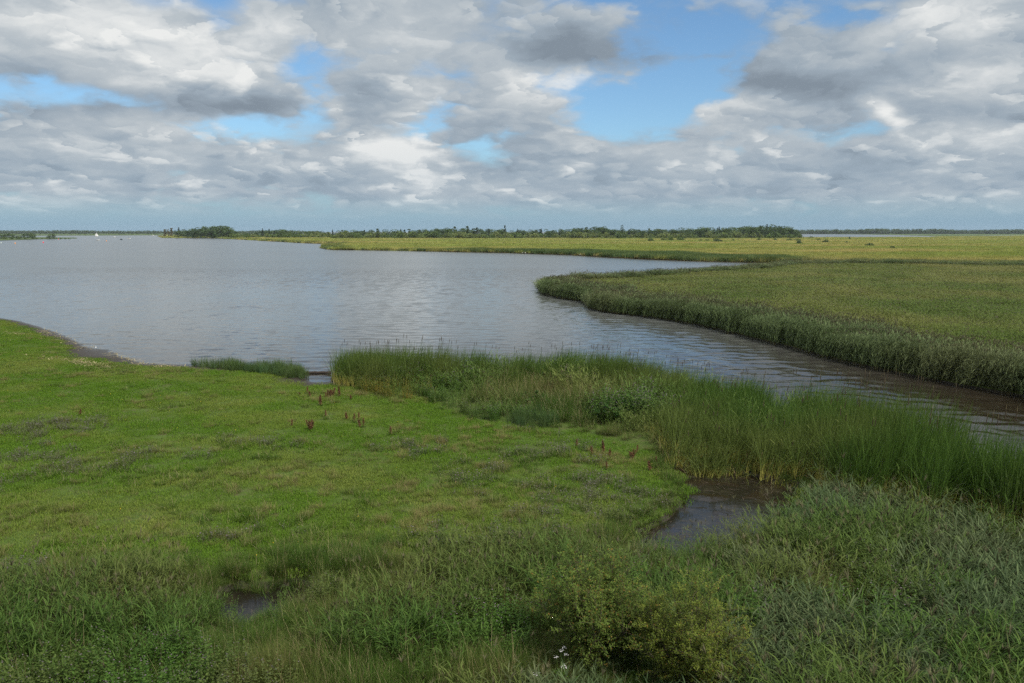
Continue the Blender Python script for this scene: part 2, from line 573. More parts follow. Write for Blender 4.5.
# water: one sheet to the horizon
def lake_mesh():
    rng = np.random.default_rng(99)
    x0, x1, y0, y1, st = -130.0, 80.0, 16.0, 215.0, .27
    xs, ys = np.arange(x0, x1, st), np.arange(y0, y1, st)
    X, Y = np.meshgrid(xs, ys)
    Z = np.zeros_like(X)
    wx, wy = X + 3 * (fbm(X, Y, 14, 2, 71) - .5), Y + 3 * (fbm(X, Y, 14, 2, 72) - .5)
    for k in range(30):
        lam = 10 ** rng.uniform(math.log10(.6), math.log10(2.4))
        a = rng.normal(1.35, .62)
        kk = 2 * PI / lam
        Z += .021 / kk * np.sin(kk * (wx * math.cos(a) + wy * math.sin(a)) + rng.uniform(0, 6.28))
    Z *= .45 + 1.1 * fbm(X * .6, Y, 22, 3, 73)
    ed = np.minimum.reduce([X - xs[0], xs[-1] - X, (Y - ys[0]) * 3, ys[-1] - Y])
    Z *= smooth(0, 30, ed)
    nx, ny = len(xs), len(ys)
    n = nx * ny
    ii = np.arange(n).reshape(ny, nx)
    F = np.stack([ii[:-1, :-1], ii[:-1, 1:], ii[1:, 1:], ii[1:, :-1]], -1).reshape(-1, 4)
    V = np.column_stack([X.ravel(), Y.ravel(), Z.ravel()])
    O = np.array([(-16000, -3000, 0), (16000, -3000, 0), (16000, 24000, 0), (-16000, 24000, 0)], float)
    c = [ii[0, 0], ii[0, -1], ii[-1, -1], ii[-1, 0]]
    R = np.array([(n, n + 1, c[1], c[0]), (n + 1, n + 2, c[2], c[1]), (n + 2, n + 3, c[3], c[2]), (n + 3, n, c[0], c[3])])
    return mesh_np('lake_water', np.concatenate([V, O]), np.concatenate([F, R]), [M['water']], smooth_s=True)


me = lake_mesh()
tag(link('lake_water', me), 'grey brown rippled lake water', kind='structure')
slab('pond_water', offset_in(pond_poly, -.5), .006, M['pond'], .05)
slab('pool_water', offset_in(pool_poly, -.4), .006, M['pond'], .05)


# ------------------------------------------------------------------ plant prototypes (never linked to the scene by themselves)
def proto(geo, name, mats):
    return bpy.data.objects.new(name, geo.mesh(name, mats))


def disc(n, r, rng):
    a = rng.uniform(0, 2 * PI, n)
    q = r * np.sqrt(rng.random(n))
    return np.stack([q * np.cos(a), q * np.sin(a), np.zeros(n)], 1)


def p_grass(seed, n, r, h0, h1, w, bend=1.0, mat='meadow', dry=0, flowers=0):
    g = Geo()
    rng = np.random.default_rng(seed)
    g.blades(disc(n, r, rng), rng.uniform(0, 2 * PI, n), rng.uniform(h0, h1, n), w * rng.uniform(.7, 1.4, n), rng.uniform(.05, .6, n), rng.uniform(.2, bend, n), 2, [1, .8, .1], rng=rng)
    mats = [M[mat], M['dry'], M['yellow_petal']]
    if dry:
        g.blades(disc(dry, r, rng), rng.uniform(0, 2 * PI, dry), rng.uniform(h0, h1 * 1.6, dry), w * .6, rng.uniform(.0, .4, dry), rng.uniform(.1, .5, dry), 2, m=1, rng=rng)
    if flowers:
        b = disc(flowers, r, rng)
        b[:, 2] = h1 * .95
        g.quads(b, .035, rng, m=2)
    return proto(g, 'source_grass', mats)


def p_tuft(seed, n, r, h0, h1, w, lean=.5, bend=1.0, mat='tussock', dry=0):
    g = Geo()
    rng = np.random.default_rng(seed)
    b = disc(n, r, rng)
    az = np.arctan2(b[:, 1], b[:, 0]) + rng.normal(0, .7, n)
    g.blades(b, az, rng.uniform(h0, h1, n), w * rng.uniform(.7, 1.3, n), rng.uniform(0, lean, n), rng.uniform(.2, bend, n), 3, rng=rng)
    if dry:
        g.blades(disc(dry, r, rng), rng.uniform(0, 2 * PI, dry), rng.uniform(h0, h1 * 1.3, dry), w * .7, rng.uniform(0, lean, dry), rng.uniform(.2, bend, dry), 3, m=1, rng=rng)
    return proto(g, 'source_tuft', [M[mat], M['dry']])


def p_herb(seed, n, r, h0, h1, leaf, mat='herb', top=None, per=9, ovate=True, topn=1.0):
    """leafy stems; top is the material of a loose flower head"""
    g = Geo()
    rng = np.random.default_rng(seed)
    b = disc(n, r, rng)
    ht = rng.uniform(h0, h1, n)
    az = rng.uniform(0, 2 * PI, n)
    ln = rng.uniform(0, .25, n)
    tips = g.blades(b, az, ht, .012, ln, .1, 2, [1, .8, .5], hue=.2, rng=rng)
    for k in range(per):
        f = (k + .6 + rng.uniform(-.3, .3, n)) / per
        p = b + (tips - b) * f[:, None]
        for s in (0, 1):
            a = rng.uniform(0, 2 * PI) + k * 1.57 + s * PI + az
            g.blades(p, a, leaf * rng.uniform(.6, 1.2, n) * (1.15 - .5 * f), leaf * .42, rng.uniform(.7, 1.3, n), rng.uniform(.2, .9, n), 2, [.3, 1, .05] if ovate else [.8, .7, .1],
                     twist=.2, rng=rng)
    if top:
        for k in range(6):
            c = tips + rng.normal(0, .03, (n, 3)) + [0, 0, .01]
            sel = rng.random(n) < topn
            g.quads(c[sel], .05, rng, m=1)
    return proto(g, 'source_herb', [M[mat], M[top or 'dry']])


def p_reed(seed, n, r, h0, h1, mat='reed', per=9, leafl=.42, leafw=.026, lean=.12, plume=.3, dry=0, lodge=0.0, wind=1.0):
    g = Geo()
    rng = np.random.default_rng(seed)
    b = disc(n, r, rng)
    ht = rng.uniform(h0, h1, n)
    az = rng.normal(0, .8, n)
    ln = np.abs(rng.normal(0, lean, n)) + rng.random(n) * lodge
    bd = rng.uniform(.05, .3, n) + rng.random(n) * lodge
    S = 4
    tips = g.blades(b, az, ht, .009, ln, bd, S, [1, 1, .9, .7, .4], hue=.6, twist=2, rng=rng)
    for k in range(per):
        f = (k + 1.2 + rng.uniform(-.3, .3, n)) / (per + .6)
        a = ln + bd * f * .5
        p = b + np.stack([np.sin(a) * np.cos(az), np.sin(a) * np.sin(az), np.cos(a)], 1) * (ht * f)[:, None]
        la = np.where(rng.random(n) < .6 * wind, rng.normal(.15, .7, n), rng.uniform(0, 2 * PI, n))
        g.blades(p, la, leafl * rng.uniform(.6, 1.2, n) * (1.1 - .35 * f), leafw * rng.uniform(.7, 1.3, n), rng.uniform(.35, .9, n), rng.uniform(.3, 1.3, n), 3, [.6, 1, .7, .05], twist=.4, rng=rng,
                 along=.25 + .75 * f)
    if plume:
        sel = np.where(rng.random(n) < plume)[0]
        for k in range(7):
            if len(sel):
                g.blades(tips[sel] - [0, 0, .03], rng.normal(.2, .9, len(sel)), rng.uniform(.12, .24, len(sel)), .02, rng.uniform(.1, .5, len(sel)), rng.uniform(.3, 1.0, len(sel)), 2, [.5, 1, .2], m=1, rng=rng)
    if dry:
        g.blades(disc(dry, r, rng), rng.uniform(0, 2 * PI, dry), rng.uniform(h0 * .6, h1, dry), .010, rng.uniform(0, .35, dry), .1, 3, m=2, rng=rng)
    return proto(g, 'source_reed', [M[mat], M['plume'], M['dry']])


def p_cattail(seed, n, r, h0, h1, w=.018, mat='cattail', lean=.12, bend=.5, dead=0, spikes=0):
    g = Geo()
    rng = np.random.default_rng(seed)
    b = np.repeat(disc(n, r, rng), 5, 0) + rng.normal(0, .025, (n * 5, 3)) * [1, 1, 0]
    N = n * 5
    az = np.where(rng.random(N) < .55, rng.normal(-.1, .9, N), rng.uniform(0, 2 * PI, N))
    kink = np.where(rng.random(N) < .18, rng.uniform(.8, 2.0, N), 0)
    g.blades(b, az, rng.uniform(h0, h1, N), w * rng.uniform(.7, 1.3, N), np.abs(rng.normal(0, lean, N)), rng.uniform(.0, bend, N) ** 1.5 * 1.6 + kink, 4, [.9, 1, .9, .6, .06], twist=1.2, rng=rng)
    if dead:
        g.blades(disc(dead, r, rng), rng.uniform(0, 2 * PI, dead), rng.uniform(h0 * .4, h0, dead), w, np.abs(rng.normal(.1, .35, dead)), rng.uniform(.1, 1.8, dead), 4, [.9, 1, .9, .6, .06], m=1, rng=rng)
    for _ in range(spikes):
        p = disc(1, r, rng)[0]
        t = p + [rng.normal(0, .12), rng.normal(0, .12), h1 * rng.uniform(.78, .95)]
        g.tube([p, t], [.005, .004], 4, m=0)
        g.tube([t, t + [.01, 0, .17]], [.013, .013], 6, m=2)
        g.tube([t + [.01, 0, .17], t + [.012, 0, .26]], [.004, .002], 4, m=1)
    return proto(g, 'source_cattail', [M[mat], M['dry'], M['spike']])


# ------------------------------------------------------------------ scatter objects
def stuff(name, protos, P, Z, idx=None, scl=None, tint=None, label=None, rot=None, lean=.06, yaw=None, wind=0.0):
    n = len(P)
    rng = np.random.default_rng(abs(hash(name)) % 9973 if False else len(name) * 131 + n)
    V = np.column_stack([P, Z])
    idx = rng.integers(0, len(protos), n) if idx is None else idx
    scl = rng.uniform(.8, 1.2, n) if scl is None else scl
    if scl.ndim == 1:
        scl = np.stack([scl] * 3, 1)
    tint = fbm(P[:, 0], P[:, 1], 3, 3) if tint is None else tint
    yaw = rng.uniform(0, 2 * PI, n) if yaw is None else yaw
    R = np.stack([rng.normal(0, lean, n), rng.normal(0, lean, n) + wind, yaw], 1)
    me = mesh_np(name, V, [], attrs={'pick': idx.astype(np.int32), 'size': scl, 'turn': R, 'tint': np.clip(tint, 0, 1)})
    o = link(name, me)
    tag(o, label, kind='stuff')
    ng = bpy.data.node_groups.new(name, 'GeometryNodeTree')
    ng.interface.new_socket('Geometry', in_out='INPUT', socket_type='NodeSocketGeometry')
    ng.interface.new_socket('Geometry', in_out='OUTPUT', socket_type='NodeSocketGeometry')
    N = ng.nodes.new
    L = ng.links.new
    gi, go = N('NodeGroupInput'), N('NodeGroupOutput')
    jn = N('GeometryNodeJoinGeometry')
    for p in reversed(protos):      # a join lists its inputs last to first
        oi = N('GeometryNodeObjectInfo')
        oi.inputs['Object'].default_value = p
        oi.inputs['As Instance'].default_value = False
        g2 = N('GeometryNodeGeometryToInstance')
        L(oi.outputs['Geometry'], g2.inputs[0])
        L(g2.outputs[0], jn.inputs[0])
    ip = N('GeometryNodeInstanceOnPoints')
    ip.inputs['Pick Instance'].default_value = True

    def attr(nm, ty):
        a = N('GeometryNodeInputNamedAttribute')
        a.data_type = ty
        a.inputs['Name'].default_value = nm
        return a.outputs[0]
    e2r = N('FunctionNodeEulerToRotation')
    L(attr('turn', 'FLOAT_VECTOR'), e2r.inputs[0])
    L(gi.outputs[0], ip.inputs['Points'])
    L(jn.outputs[0], ip.inputs['Instance'])
    L(attr('pick', 'INT'), ip.inputs['Instance Index'])
    L(e2r.outputs[0], ip.inputs['Rotation'])
    L(attr('size', 'FLOAT_VECTOR'), ip.inputs['Scale'])
    L(ip.outputs[0], go.inputs[0])
    md = o.modifiers.new('scatter', 'NODES')
    md.node_group = ng
    return o


def sample(poly, dens, cull=True, margin=.12, seed=0, dens_f=None):
    rng = np.random.default_rng(seed + 100)
    x0, y0 = poly.min(0)
    x1, y1 = poly.max(0)
    n = int((x1 - x0) * (y1 - y0) * dens)
    P = np.column_stack([rng.uniform(x0, x1, n), rng.uniform(y0, y1, n)])
    if cull:
        lim = (.643 + margin) * np.maximum(P[:, 1], 0) + 5
        P = P[(np.abs(P[:, 0]) < lim) & (P[:, 1] > 7)]
    P = P[in_poly(P, poly)]
    if dens_f is not None:
        P = P[rng.random(len(P)) < dens_f(P)]
    return P


# zones of the near land
HEAD_FRONT = [(331, 383), (345, 389), (370, 397), (420, 401), (445, 412), (470, 424), (520, 431), (570, 435), (620, 445), (655, 458), (672, 468)]
head_poly = np.concatenate([GP(HEAD_FRONT), GP([(700, 476), (760, 484), (795, 490), (835, 503), (900, 520), (1000, 545), (1130, 580)]), GP([p for p in SHORE if p[0] >= 333][::-1])])
FG_EDGE = [(-90, 625), (0, 606), (60, 600), (130, 594), (200, 588), (300, 580), (350, 572), (420, 574), (500, 572), (560, 562), (610, 550), (640, 545)]
fg_poly = np.concatenate([GP(FG_EDGE), GP([(700, 560), (760, 545), (800, 520), (835, 503), (900, 520), (1000, 545), (1130, 580)]), np.array([(22, 10), (22, 7), (-22, 7), (-22, 12)])])
zn = lambda P: near_h(P)


def nz(P):
    return near_h(P) - .02


pond_sd = lambda P: np.maximum(sdist(P, pond_poly), sdist(P, pool_poly))

# short meadow
G_short = [p_grass(s, 300, .55, .03, .085, .011) for s in (1, 2)] + [p_grass(3, 260, .55, .05, .13, .011, dry=22), p_grass(4, 280, .55, .04, .10, .010, flowers=1)]
mead_poly = near_poly
P = sample(mead_poly, 6.5, seed=1)
h = near_h(P)
hd, fg = in_poly(P, head_poly), in_poly(P, fg_poly)
k = (h > .085 + .05 * RNG.random(len(P))) & ~hd & ~fg & (P[:, 1] < 120)
P, h = P[k], h[k]
t = fbm(P[:, 0], P[:, 1] * 1.4, 3.4, 5, 1)
tt = np.clip((t - .40) * 3.2, 0, 1.1) + .25 * pxblob(P, 60, 365, 80, 12) + .3 * pxblob(P, 150, 520, 190, 40)
idx = np.where(RNG.random(len(P)) < .15, 2, RNG.integers(0, 2, len(P)))
idx = np.where(RNG.random(len(P)) < .035, 3, idx)
stuff('meadow_grass', G_short, P, h - .01, idx, RNG.uniform(.8, 1.3, len(P)), tt * .8, 'short bright green grazed grass of the lakeside meadow')

# rougher tussocks and grey herb patches within the meadow
G_tus = [p_tuft(s, 120, .22, .14, .34, .010, .7, 1.3, 'tussock', 10) for s in (11, 12, 13)]
P = sample(mead_poly, 5.0, seed=2)
h = near_h(P)
rough = .14 + 1.1 * np.maximum.reduce([pxblob(P, 90, 490, 190, 60), pxblob(P, 230, 545, 330, 45), pxblob(P, 480, 470, 170, 70), pxblob(P, 420, 535, 260, 40), pxblob(P, 610, 480, 90, 50), pxblob(P, 250, 470, 110, 35), pxblob(P, 90, 430, 70, 25),
                                       pxblob(P, 130, 375, 120, 10), pxblob(P, 390, 402, 110, 10)])
n = fbm(P[:, 0], P[:, 1], 2.2, 3, 5)
k = (h > .12) & ~in_poly(P, head_poly) & ~in_poly(P, fg_poly) & (RNG.random(len(P)) < rough * 1.25 * smooth(.36, .58, n)) & (P[:, 1] < 100)
P, h = P[k], h[k]
stuff('tussock_grass', G_tus, P, h - .02, None, RNG.uniform(.45, 1.15, len(P)), np.clip((fbm(P[:, 0], P[:, 1], 2.0, 3, 8) - .36) * 3.6, 0, 1), 'rough grass tussocks scattered over the meadow')

G_mint = [p_herb(s, 22, .30, .08, .22, .045, 'mint', 'purple', 5, True, .05) for s in (21, 22)]
P = sample(mead_poly, 5.0, seed=3)
h = near_h(P)
mf = np.maximum.reduce([pxblob(P, 40, 470, 130, 35), pxblob(P, 130, 460, 60, 18), pxblob(P, 215, 455, 45, 20), pxblob(P, 278, 452, 35, 10), pxblob(P, 530, 470, 110, 45), pxblob(P, 420, 455, 70, 14), pxblob(P, 380, 535, 70, 14), pxblob(P, 20, 585, 60, 22),
                        pxblob(P, 60, 430, 60, 14), pxblob(P, 600, 500, 90, 40), pxblob(P, 110, 350, 50, 8), pxblob(P, 300, 545, 120, 14)])
n = fbm(P[:, 0], P[:, 1], 1.8, 3, 6)
k = (h > .12) & ~in_poly(P, head_poly) & ~in_poly(P, fg_poly) & (RNG.random(len(P)) < 1.6 * mf * smooth(.40, .60, n)) & (P[:, 1] < 100)
P, h = P[k], h[k]
stuff('meadow_mint', G_mint, P, h - .02, None, RNG.uniform(.7, 1.3, len(P)), np.clip(fbm(P[:, 0], P[:, 1], 3, 3, 9) * 1.3 - .25, 0, 1), 'low greyish flowering herbs growing in patches on the meadow')

# ------------- headland reeds
creek = GP([p for p in SHORE if p[0] >= 333])
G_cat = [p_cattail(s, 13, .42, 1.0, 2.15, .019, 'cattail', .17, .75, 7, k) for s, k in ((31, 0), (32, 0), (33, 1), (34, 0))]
P = sample(head_poly, 5.5, seed=4)
sd_sh = seg_dist(P, creek, False)
sd_pond = -sdist(P, pond_poly)
cat_w = np.maximum.reduce([2.2 * (sd_pond < 1.8) * (P[:, 0] > gp(672, 468)[0]), smooth(5.0, 2.5, sd_sh), smooth(6.5, 4.0, sd_pond) * (P[:, 0] > gp(672, 468)[0]), pxblob(P, 368, 381, 60, 14) * 3, smooth(gp(760, 440)[0], gp(800, 440)[0], P[:, 0]) * smooth(11, 8, sd_pond)])
n = fbm(P[:, 0], P[:, 1], 3.0, 3, 4)
is_cat = RNG.random(len(P)) < cat_w * (.30 + .6 * smooth(.38, .58, n))
Pc = P[is_cat]
hs = .70 + .75 * fbm(Pc[:, 0], Pc[:, 1], 2.8, 3, 12) - .05
hs = hs * np.where(seg_dist(Pc, creek, False) < 3, 1.0, .95)
hs = np.where(seg_dist(Pc, creek, False) < 6, hs * (1 + .50 * smooth(9, 14, Pc[:, 0]) * smooth(36, 30, Pc[:, 1])), hs)
stuff('cattail_stand', G_cat, Pc, np.maximum(nz(Pc), -.25), None, np.column_stack([np.ones(len(Pc)), np.ones(len(Pc)), hs]), np.clip((fbm(Pc[:, 0], Pc[:, 1], 4, 3, 14) - .4) * 1.8, 0, 1),
      'dark green cattails standing along the creek and the pond', yaw=RNG.normal(0, .5, len(Pc)), wind=.10)
# row of cattails at the pond's far edge with yellow feet
edge = GP([(672, 467), (690, 470), (710, 474), (730, 478), (750, 482), (770, 485), (792, 489)])

rest = P[~is_cat]
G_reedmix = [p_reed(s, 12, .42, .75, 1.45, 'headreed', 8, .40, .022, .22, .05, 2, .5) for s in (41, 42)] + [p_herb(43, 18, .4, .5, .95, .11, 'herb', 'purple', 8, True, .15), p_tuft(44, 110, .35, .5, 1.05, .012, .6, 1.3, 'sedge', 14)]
k = in_poly(rest, head_poly) & (RNG.random(len(rest)) < .85) & ((-sdist(rest, pond_poly) > 1.6) | (rest[:, 0] < gp(676, 468)[0]))
R_ = rest[k]
nn = fbm(R_[:, 0], R_[:, 1], 3.0, 3, 21)
idx = np.where(nn < .46, 3, np.where((nn > .58) & (R_[:, 0] < gp(690, 450)[0]), 2, RNG.integers(0, 2, len(R_))))
edge_d = seg_dist(R_, GP(HEAD_FRONT), False)
sc = (.55 + .65 * smooth(0, 4.0, edge_d)) * RNG.uniform(.85, 1.2, len(R_))
stuff('mixed_reeds', G_reedmix, R_, np.maximum(nz(R_), -.2), idx, sc, np.clip((fbm(R_[:, 0], R_[:, 1], 4, 3, 24) - .35) * 1.8, 0, 1), 'pale reeds and tall herbs covering the headland', wind=.08)

# yellowing herb patch at the meadow edge, dark rush clump
G_yh = [p_herb(s, 22, .35, .25, .6, .07, 'yellowherb', None, 7) for s in (51, 52)]
pp = GP([(355, 397), (372, 390), (400, 388), (425, 392), (432, 400), (418, 404), (380, 402)])
P = sample(pp, 4.0, seed=6)
stuff('yellowing_herbs', G_yh, P, nz(P), None, RNG.uniform(.6, 1.2, len(P)), RNG.random(len(P)), 'yellow and orange tinted herbs at the meadow edge')
G_rush = [p_cattail(s, 40, .35, .65, 1.15, .008, 'rush', .2, .3) for s in (55, 56)]
pp = GP([(505, 430), (520, 422), (545, 421), (558, 428), (550, 435), (520, 435)])
P = sample(pp, 4.0, seed=7)
stuff('dark_rushes', G_rush, P, nz(P), None, RNG.uniform(.45, .95, len(P)), RNG.random(len(P)), 'blue green clump of fine rushes in front of the brambles')
# reed fringe left of the cove
pp = GP([(183, 366.5), (205, 366), (250, 368), (300, 371), (306, 380), (290, 379), (240, 374), (200, 369)])
P = sample(pp, 9.0, seed=8)
G_fr = [p_cattail(s, 16, .4, .7, 1.2, .014, 'rush', .22, .5) for s in (57, 58)]
stuff('shore_reeds', G_fr, P, nz(P), None, RNG.uniform(.45, 1.0, len(P)) * (.55 + .6 * fbm(P[:, 0], P[:, 1], 1.5, 2, 77)), np.clip(RNG.random(len(P)) * 1.3, 0, 1), 'thin dark reed fringe in the shallows beside the cove', wind=.05)

# ------------- foreground: rough band, ditch sedges, reeds and herbs
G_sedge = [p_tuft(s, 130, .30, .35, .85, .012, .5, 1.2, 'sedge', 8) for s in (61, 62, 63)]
band = np.concatenate([GP([(-90, 580), (0, 572), (120, 566), (240, 560), (330, 545), (420, 548), (520, 540), (600, 530), (660, 520), (690, 500)]), GP([(660, 545), (640, 552)]), GP(FG_EDGE[::-1])])
P = sample(band, 6.0, seed=9)
P = P[pond_sd(P) < -.05]
bd = np.maximum(seg_dist(P, GP([(-90, 580), (0, 572), (120, 566), (240, 560), (330, 545), (420, 548), (520, 540), (600, 530), (660, 520)]), False), 0)
P_s = (.35 + .6 * smooth(0, 2.0, bd)) * RNG.uniform(.8, 1.15, len(P))
stuff('ditch_sedges', G_sedge, P, nz(P), None, P_s, np.clip((fbm(P[:, 0], P[:, 1], 2.5, 3, 31) - .35) * 1.6, 0, 1), 'dark rough sedges along the ditch at the meadow edge')
rim = np.concatenate([pond_poly, pool_poly])
P = np.concatenate([sample(np.array([(-14, 14), (14, 14), (14, 32), (-14, 32)], float), 14.0, seed=41), sample(fg_poly, 5.0, seed=42)])
s_ = pond_sd(P)
P = P[(((s_ < .12) & (s_ > -.7)) | (in_poly(P, fg_poly) & (s_ < -.3))) & ~in_poly(P, head_poly)]
stuff('low_sedges', G_sedge, P, nz(P), None, np.where(pond_sd(P) > -.8, .42, .62) * RNG.uniform(.7, 1.2, len(P)), np.clip((fbm(P[:, 0], P[:, 1], 2.0, 3, 35) - .3) * 1.5, 0, 1), 'low sedges round the pond rims and between the foreground reeds')
G_bh = [p_herb(s, 18, .32, .25, .6, .085, 'herb', 'purple', 7, True, .1) for s in (65, 66)]
P = sample(band, 4.0, seed=10, dens_f=lambda P: np.clip(1.2 * np.maximum.reduce([pxblob(P, 500, 560, 90, 40), pxblob(P, 30, 620, 80, 30), pxblob(P, 640, 510, 50, 25), pxblob(P, 430, 560, 40, 20)]), 0, 1))
P = P[pond_sd(P) < .02]
stuff('ditch_herbs', G_bh, P, nz(P), None, RNG.uniform(.7, 1.2, len(P)), np.clip(RNG.random(len(P)), 0, .8), 'fresh green leafy herbs along the ditch')

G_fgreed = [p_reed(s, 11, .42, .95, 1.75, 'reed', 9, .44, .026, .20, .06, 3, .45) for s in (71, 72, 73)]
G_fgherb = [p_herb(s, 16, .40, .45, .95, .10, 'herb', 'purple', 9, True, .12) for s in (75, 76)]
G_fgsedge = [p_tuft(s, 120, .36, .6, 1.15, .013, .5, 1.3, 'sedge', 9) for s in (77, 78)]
G_big = [p_reed(s, 9, .42, .8, 1.45, 'palereed', 10, .50, .030, .28, .03, 3, .6) for s in (171, 172)]
P = sample(fg_poly, 8.0, seed=11)
P = P[(pond_sd(P) < .45 * RNG.random(len(P))) | ((sdist(P, pool_poly) > 0) & (RNG.random(len(P)) < .08))]
right = smooth(-1.0, 4.0, P[:, 0])
n1 = fbm(P[:, 0], P[:, 1], 2.2, 3, 41)
n2 = fbm(P[:, 0], P[:, 1], 2.6, 3, 44)
idx = np.where(n1 + .10 * right > .50, RNG.integers(0, 3, len(P)), np.where(n2 > .52, RNG.integers(3, 5, len(P)), RNG.integers(5, 7, len(P))))
n3 = fbm(P[:, 0], P[:, 1], 2.4, 3, 49)
idx = np.where((n3 + .14 * right > .70) & (P[:, 0] > 0), RNG.integers(7, 9, len(P)), idx)
dpond = np.clip(-pond_sd(P), 0, 9)
sc = RNG.uniform(.72, 1.05, len(P)) * (.70 + .3 * smooth(0, 2.5, dpond))
sc *= np.where(P[:, 0] < 2, .82, 1.0)
sc *= 1 - .55 * np.clip(1.7 * pxblob(P, 265, 650, 75, 42), 0, 1) - .4 * np.clip(1.6 * pxblob(P, 690, 590, 105, 42), 0, 1)
for cx, cy, rr0 in ((594, 676, 1.5), (690, 712, 1.2)):
    c = gp(cx, cy)
    dd = np.hypot(P[:, 0] - c[0], P[:, 1] - c[1])
    sc = sc * (1 - .45 * smooth(rr0 + .5, rr0 - .3, dd))
    fr = (P[:, 1] < c[1]) & (np.abs(P[:, 0] - c[0] * P[:, 1] / c[1]) < rr0 * .8)
    sc = np.where(fr, sc * .92, sc)
tint = np.clip((fbm(P[:, 0], P[:, 1], 2.2, 4, 47) - .40) * 2.8, 0, .85)
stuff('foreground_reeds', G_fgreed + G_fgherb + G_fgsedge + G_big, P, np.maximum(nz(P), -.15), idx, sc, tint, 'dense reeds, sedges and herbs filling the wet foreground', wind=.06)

# ------------- peninsula and far marsh
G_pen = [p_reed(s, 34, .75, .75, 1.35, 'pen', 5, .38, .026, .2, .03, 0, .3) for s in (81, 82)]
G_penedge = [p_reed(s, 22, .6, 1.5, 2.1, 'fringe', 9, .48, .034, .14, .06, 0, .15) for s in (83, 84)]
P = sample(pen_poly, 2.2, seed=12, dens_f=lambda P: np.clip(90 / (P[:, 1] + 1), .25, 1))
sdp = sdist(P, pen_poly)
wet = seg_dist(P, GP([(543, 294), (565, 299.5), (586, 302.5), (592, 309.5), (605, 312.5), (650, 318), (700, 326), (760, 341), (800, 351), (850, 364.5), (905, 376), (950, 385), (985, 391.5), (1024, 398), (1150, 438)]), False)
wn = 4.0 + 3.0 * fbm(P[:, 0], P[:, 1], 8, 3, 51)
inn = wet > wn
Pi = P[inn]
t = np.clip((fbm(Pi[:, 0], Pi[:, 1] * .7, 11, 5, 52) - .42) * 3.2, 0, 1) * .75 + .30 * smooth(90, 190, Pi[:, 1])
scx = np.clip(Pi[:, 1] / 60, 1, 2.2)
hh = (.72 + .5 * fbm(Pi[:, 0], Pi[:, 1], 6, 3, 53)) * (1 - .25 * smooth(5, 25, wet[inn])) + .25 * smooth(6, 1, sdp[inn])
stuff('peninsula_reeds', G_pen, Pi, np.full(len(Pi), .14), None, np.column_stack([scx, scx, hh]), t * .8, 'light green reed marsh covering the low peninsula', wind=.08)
Pe = sample(pen_poly, 6.0, seed=13, dens_f=lambda P: np.clip(90 / (P[:, 1] + 1), .3, 1))
we = seg_dist(Pe, GP([(543, 294), (565, 299.5), (586, 302.5), (592, 309.5), (605, 312.5), (650, 318), (700, 326), (760, 341), (800, 351), (850, 364.5), (905, 376), (950, 385), (985, 391.5), (1024, 398), (1150, 438)]), False)
bp = seg_dist(Pe, pen_poly)
k = (we < 4.5 + 3.0 * fbm(Pe[:, 0], Pe[:, 1], 8, 3, 51)) | (bp < 3)
Pe, we = Pe[k], we[k]
hh = (.62 + .75 * fbm(Pe[:, 0], Pe[:, 1], 3.2, 3, 55)) * np.where(we < 9, 1, .8)
s1 = np.clip(Pe[:, 1] / 80, 1, 1.7)
stuff('bank_reeds', G_penedge, Pe, np.full(len(Pe), .02), None, np.column_stack([s1, s1, hh]), np.clip((fbm(Pe[:, 0], Pe[:, 1], 6, 3, 56) - .45) * 1.6, 0, .7), 'tall blue green reeds along the creek bank of the peninsula', yaw=RNG.normal(0, .6, len(Pe)), wind=.07)


def p_patch(seed, mat, h0, h1, r=2.2, n=220, w=.07):
    g = Geo()
    rng = np.random.default_rng(seed)
    g.blades(disc(n, r, rng), rng.normal(0, 1.0, n), rng.uniform(h0, h1, n), w * rng.uniform(.6, 1.5, n), np.abs(rng.normal(0, .25, n)), rng.uniform(.1, .8, n), 2, [1, .8, .1], rng=rng)
    return proto(g, 'source_marsh_patch', [M[mat]])


G_far = [p_patch(s, 'marsh', .8, 1.5) for s in (91, 92)]
fm = np.concatenate([GP(FARSHORE), np.array([(420, 180), (950, 700), (1000, 900)]), GP([(1080, 236.3), (945, 237.0), (930, 237.9), (795, 238.2), (165, 238.0)])])
P = sample(fm, .16, seed=14, margin=.06, dens_f=lambda P: np.clip(260 / (P[:, 1] + 1), .22, 1))
t = np.clip((fbm(P[:, 0] * .45, P[:, 1], 40, 4, 61) - .38) * 2.6, 0, 1)
s1 = np.clip(P[:, 1] / 260, 1, 2.4)
hh = .75 + .5 * fbm(P[:, 0], P[:, 1], 20, 3, 62)
stuff('marsh_reeds', G_far, P, np.full(len(P), .2), None, np.column_stack([s1, s1, hh]), t, 'wide yellow green reed marsh stretching to the wood', wind=.06)
G_fbank = [p_patch(s, 'bank', 1.1, 2.1, 1.8, 260, .07) for s in (95, 96)]
fb = GP([q for q in FARSHORE if q[0] > 325])
fb2 = GP([q for q in FARSHORE if q[0] > 440])
P = sample(fm, .5, seed=15, margin=.06)
bd = seg_dist(P, fb, False)
pxx = P[:, 0] / np.maximum(P[:, 1], 1) * FPX + 512
bw = np.interp(pxx, [330, 430, 450, 560, 620, 700, 800, 1024], [3, 3, 9, 12, 26, 30, 26, 18])
k = (bd < bw * (.5 + .8 * fbm(P[:, 0], P[:, 1], 25, 3, 63))) & (RNG.random(len(P)) < np.interp(pxx, [320, 440, 470], [.35, .5, 1.0]))
P = P[k]
hh = (.75 + .5 * fbm(P[:, 0], P[:, 1], 12, 3, 64)) * np.interp(P[:, 0] / np.maximum(P[:, 1], 1) * FPX + 512, [330, 440, 470, 760, 840], [.6, .75, 1.0, 1.0, .7])
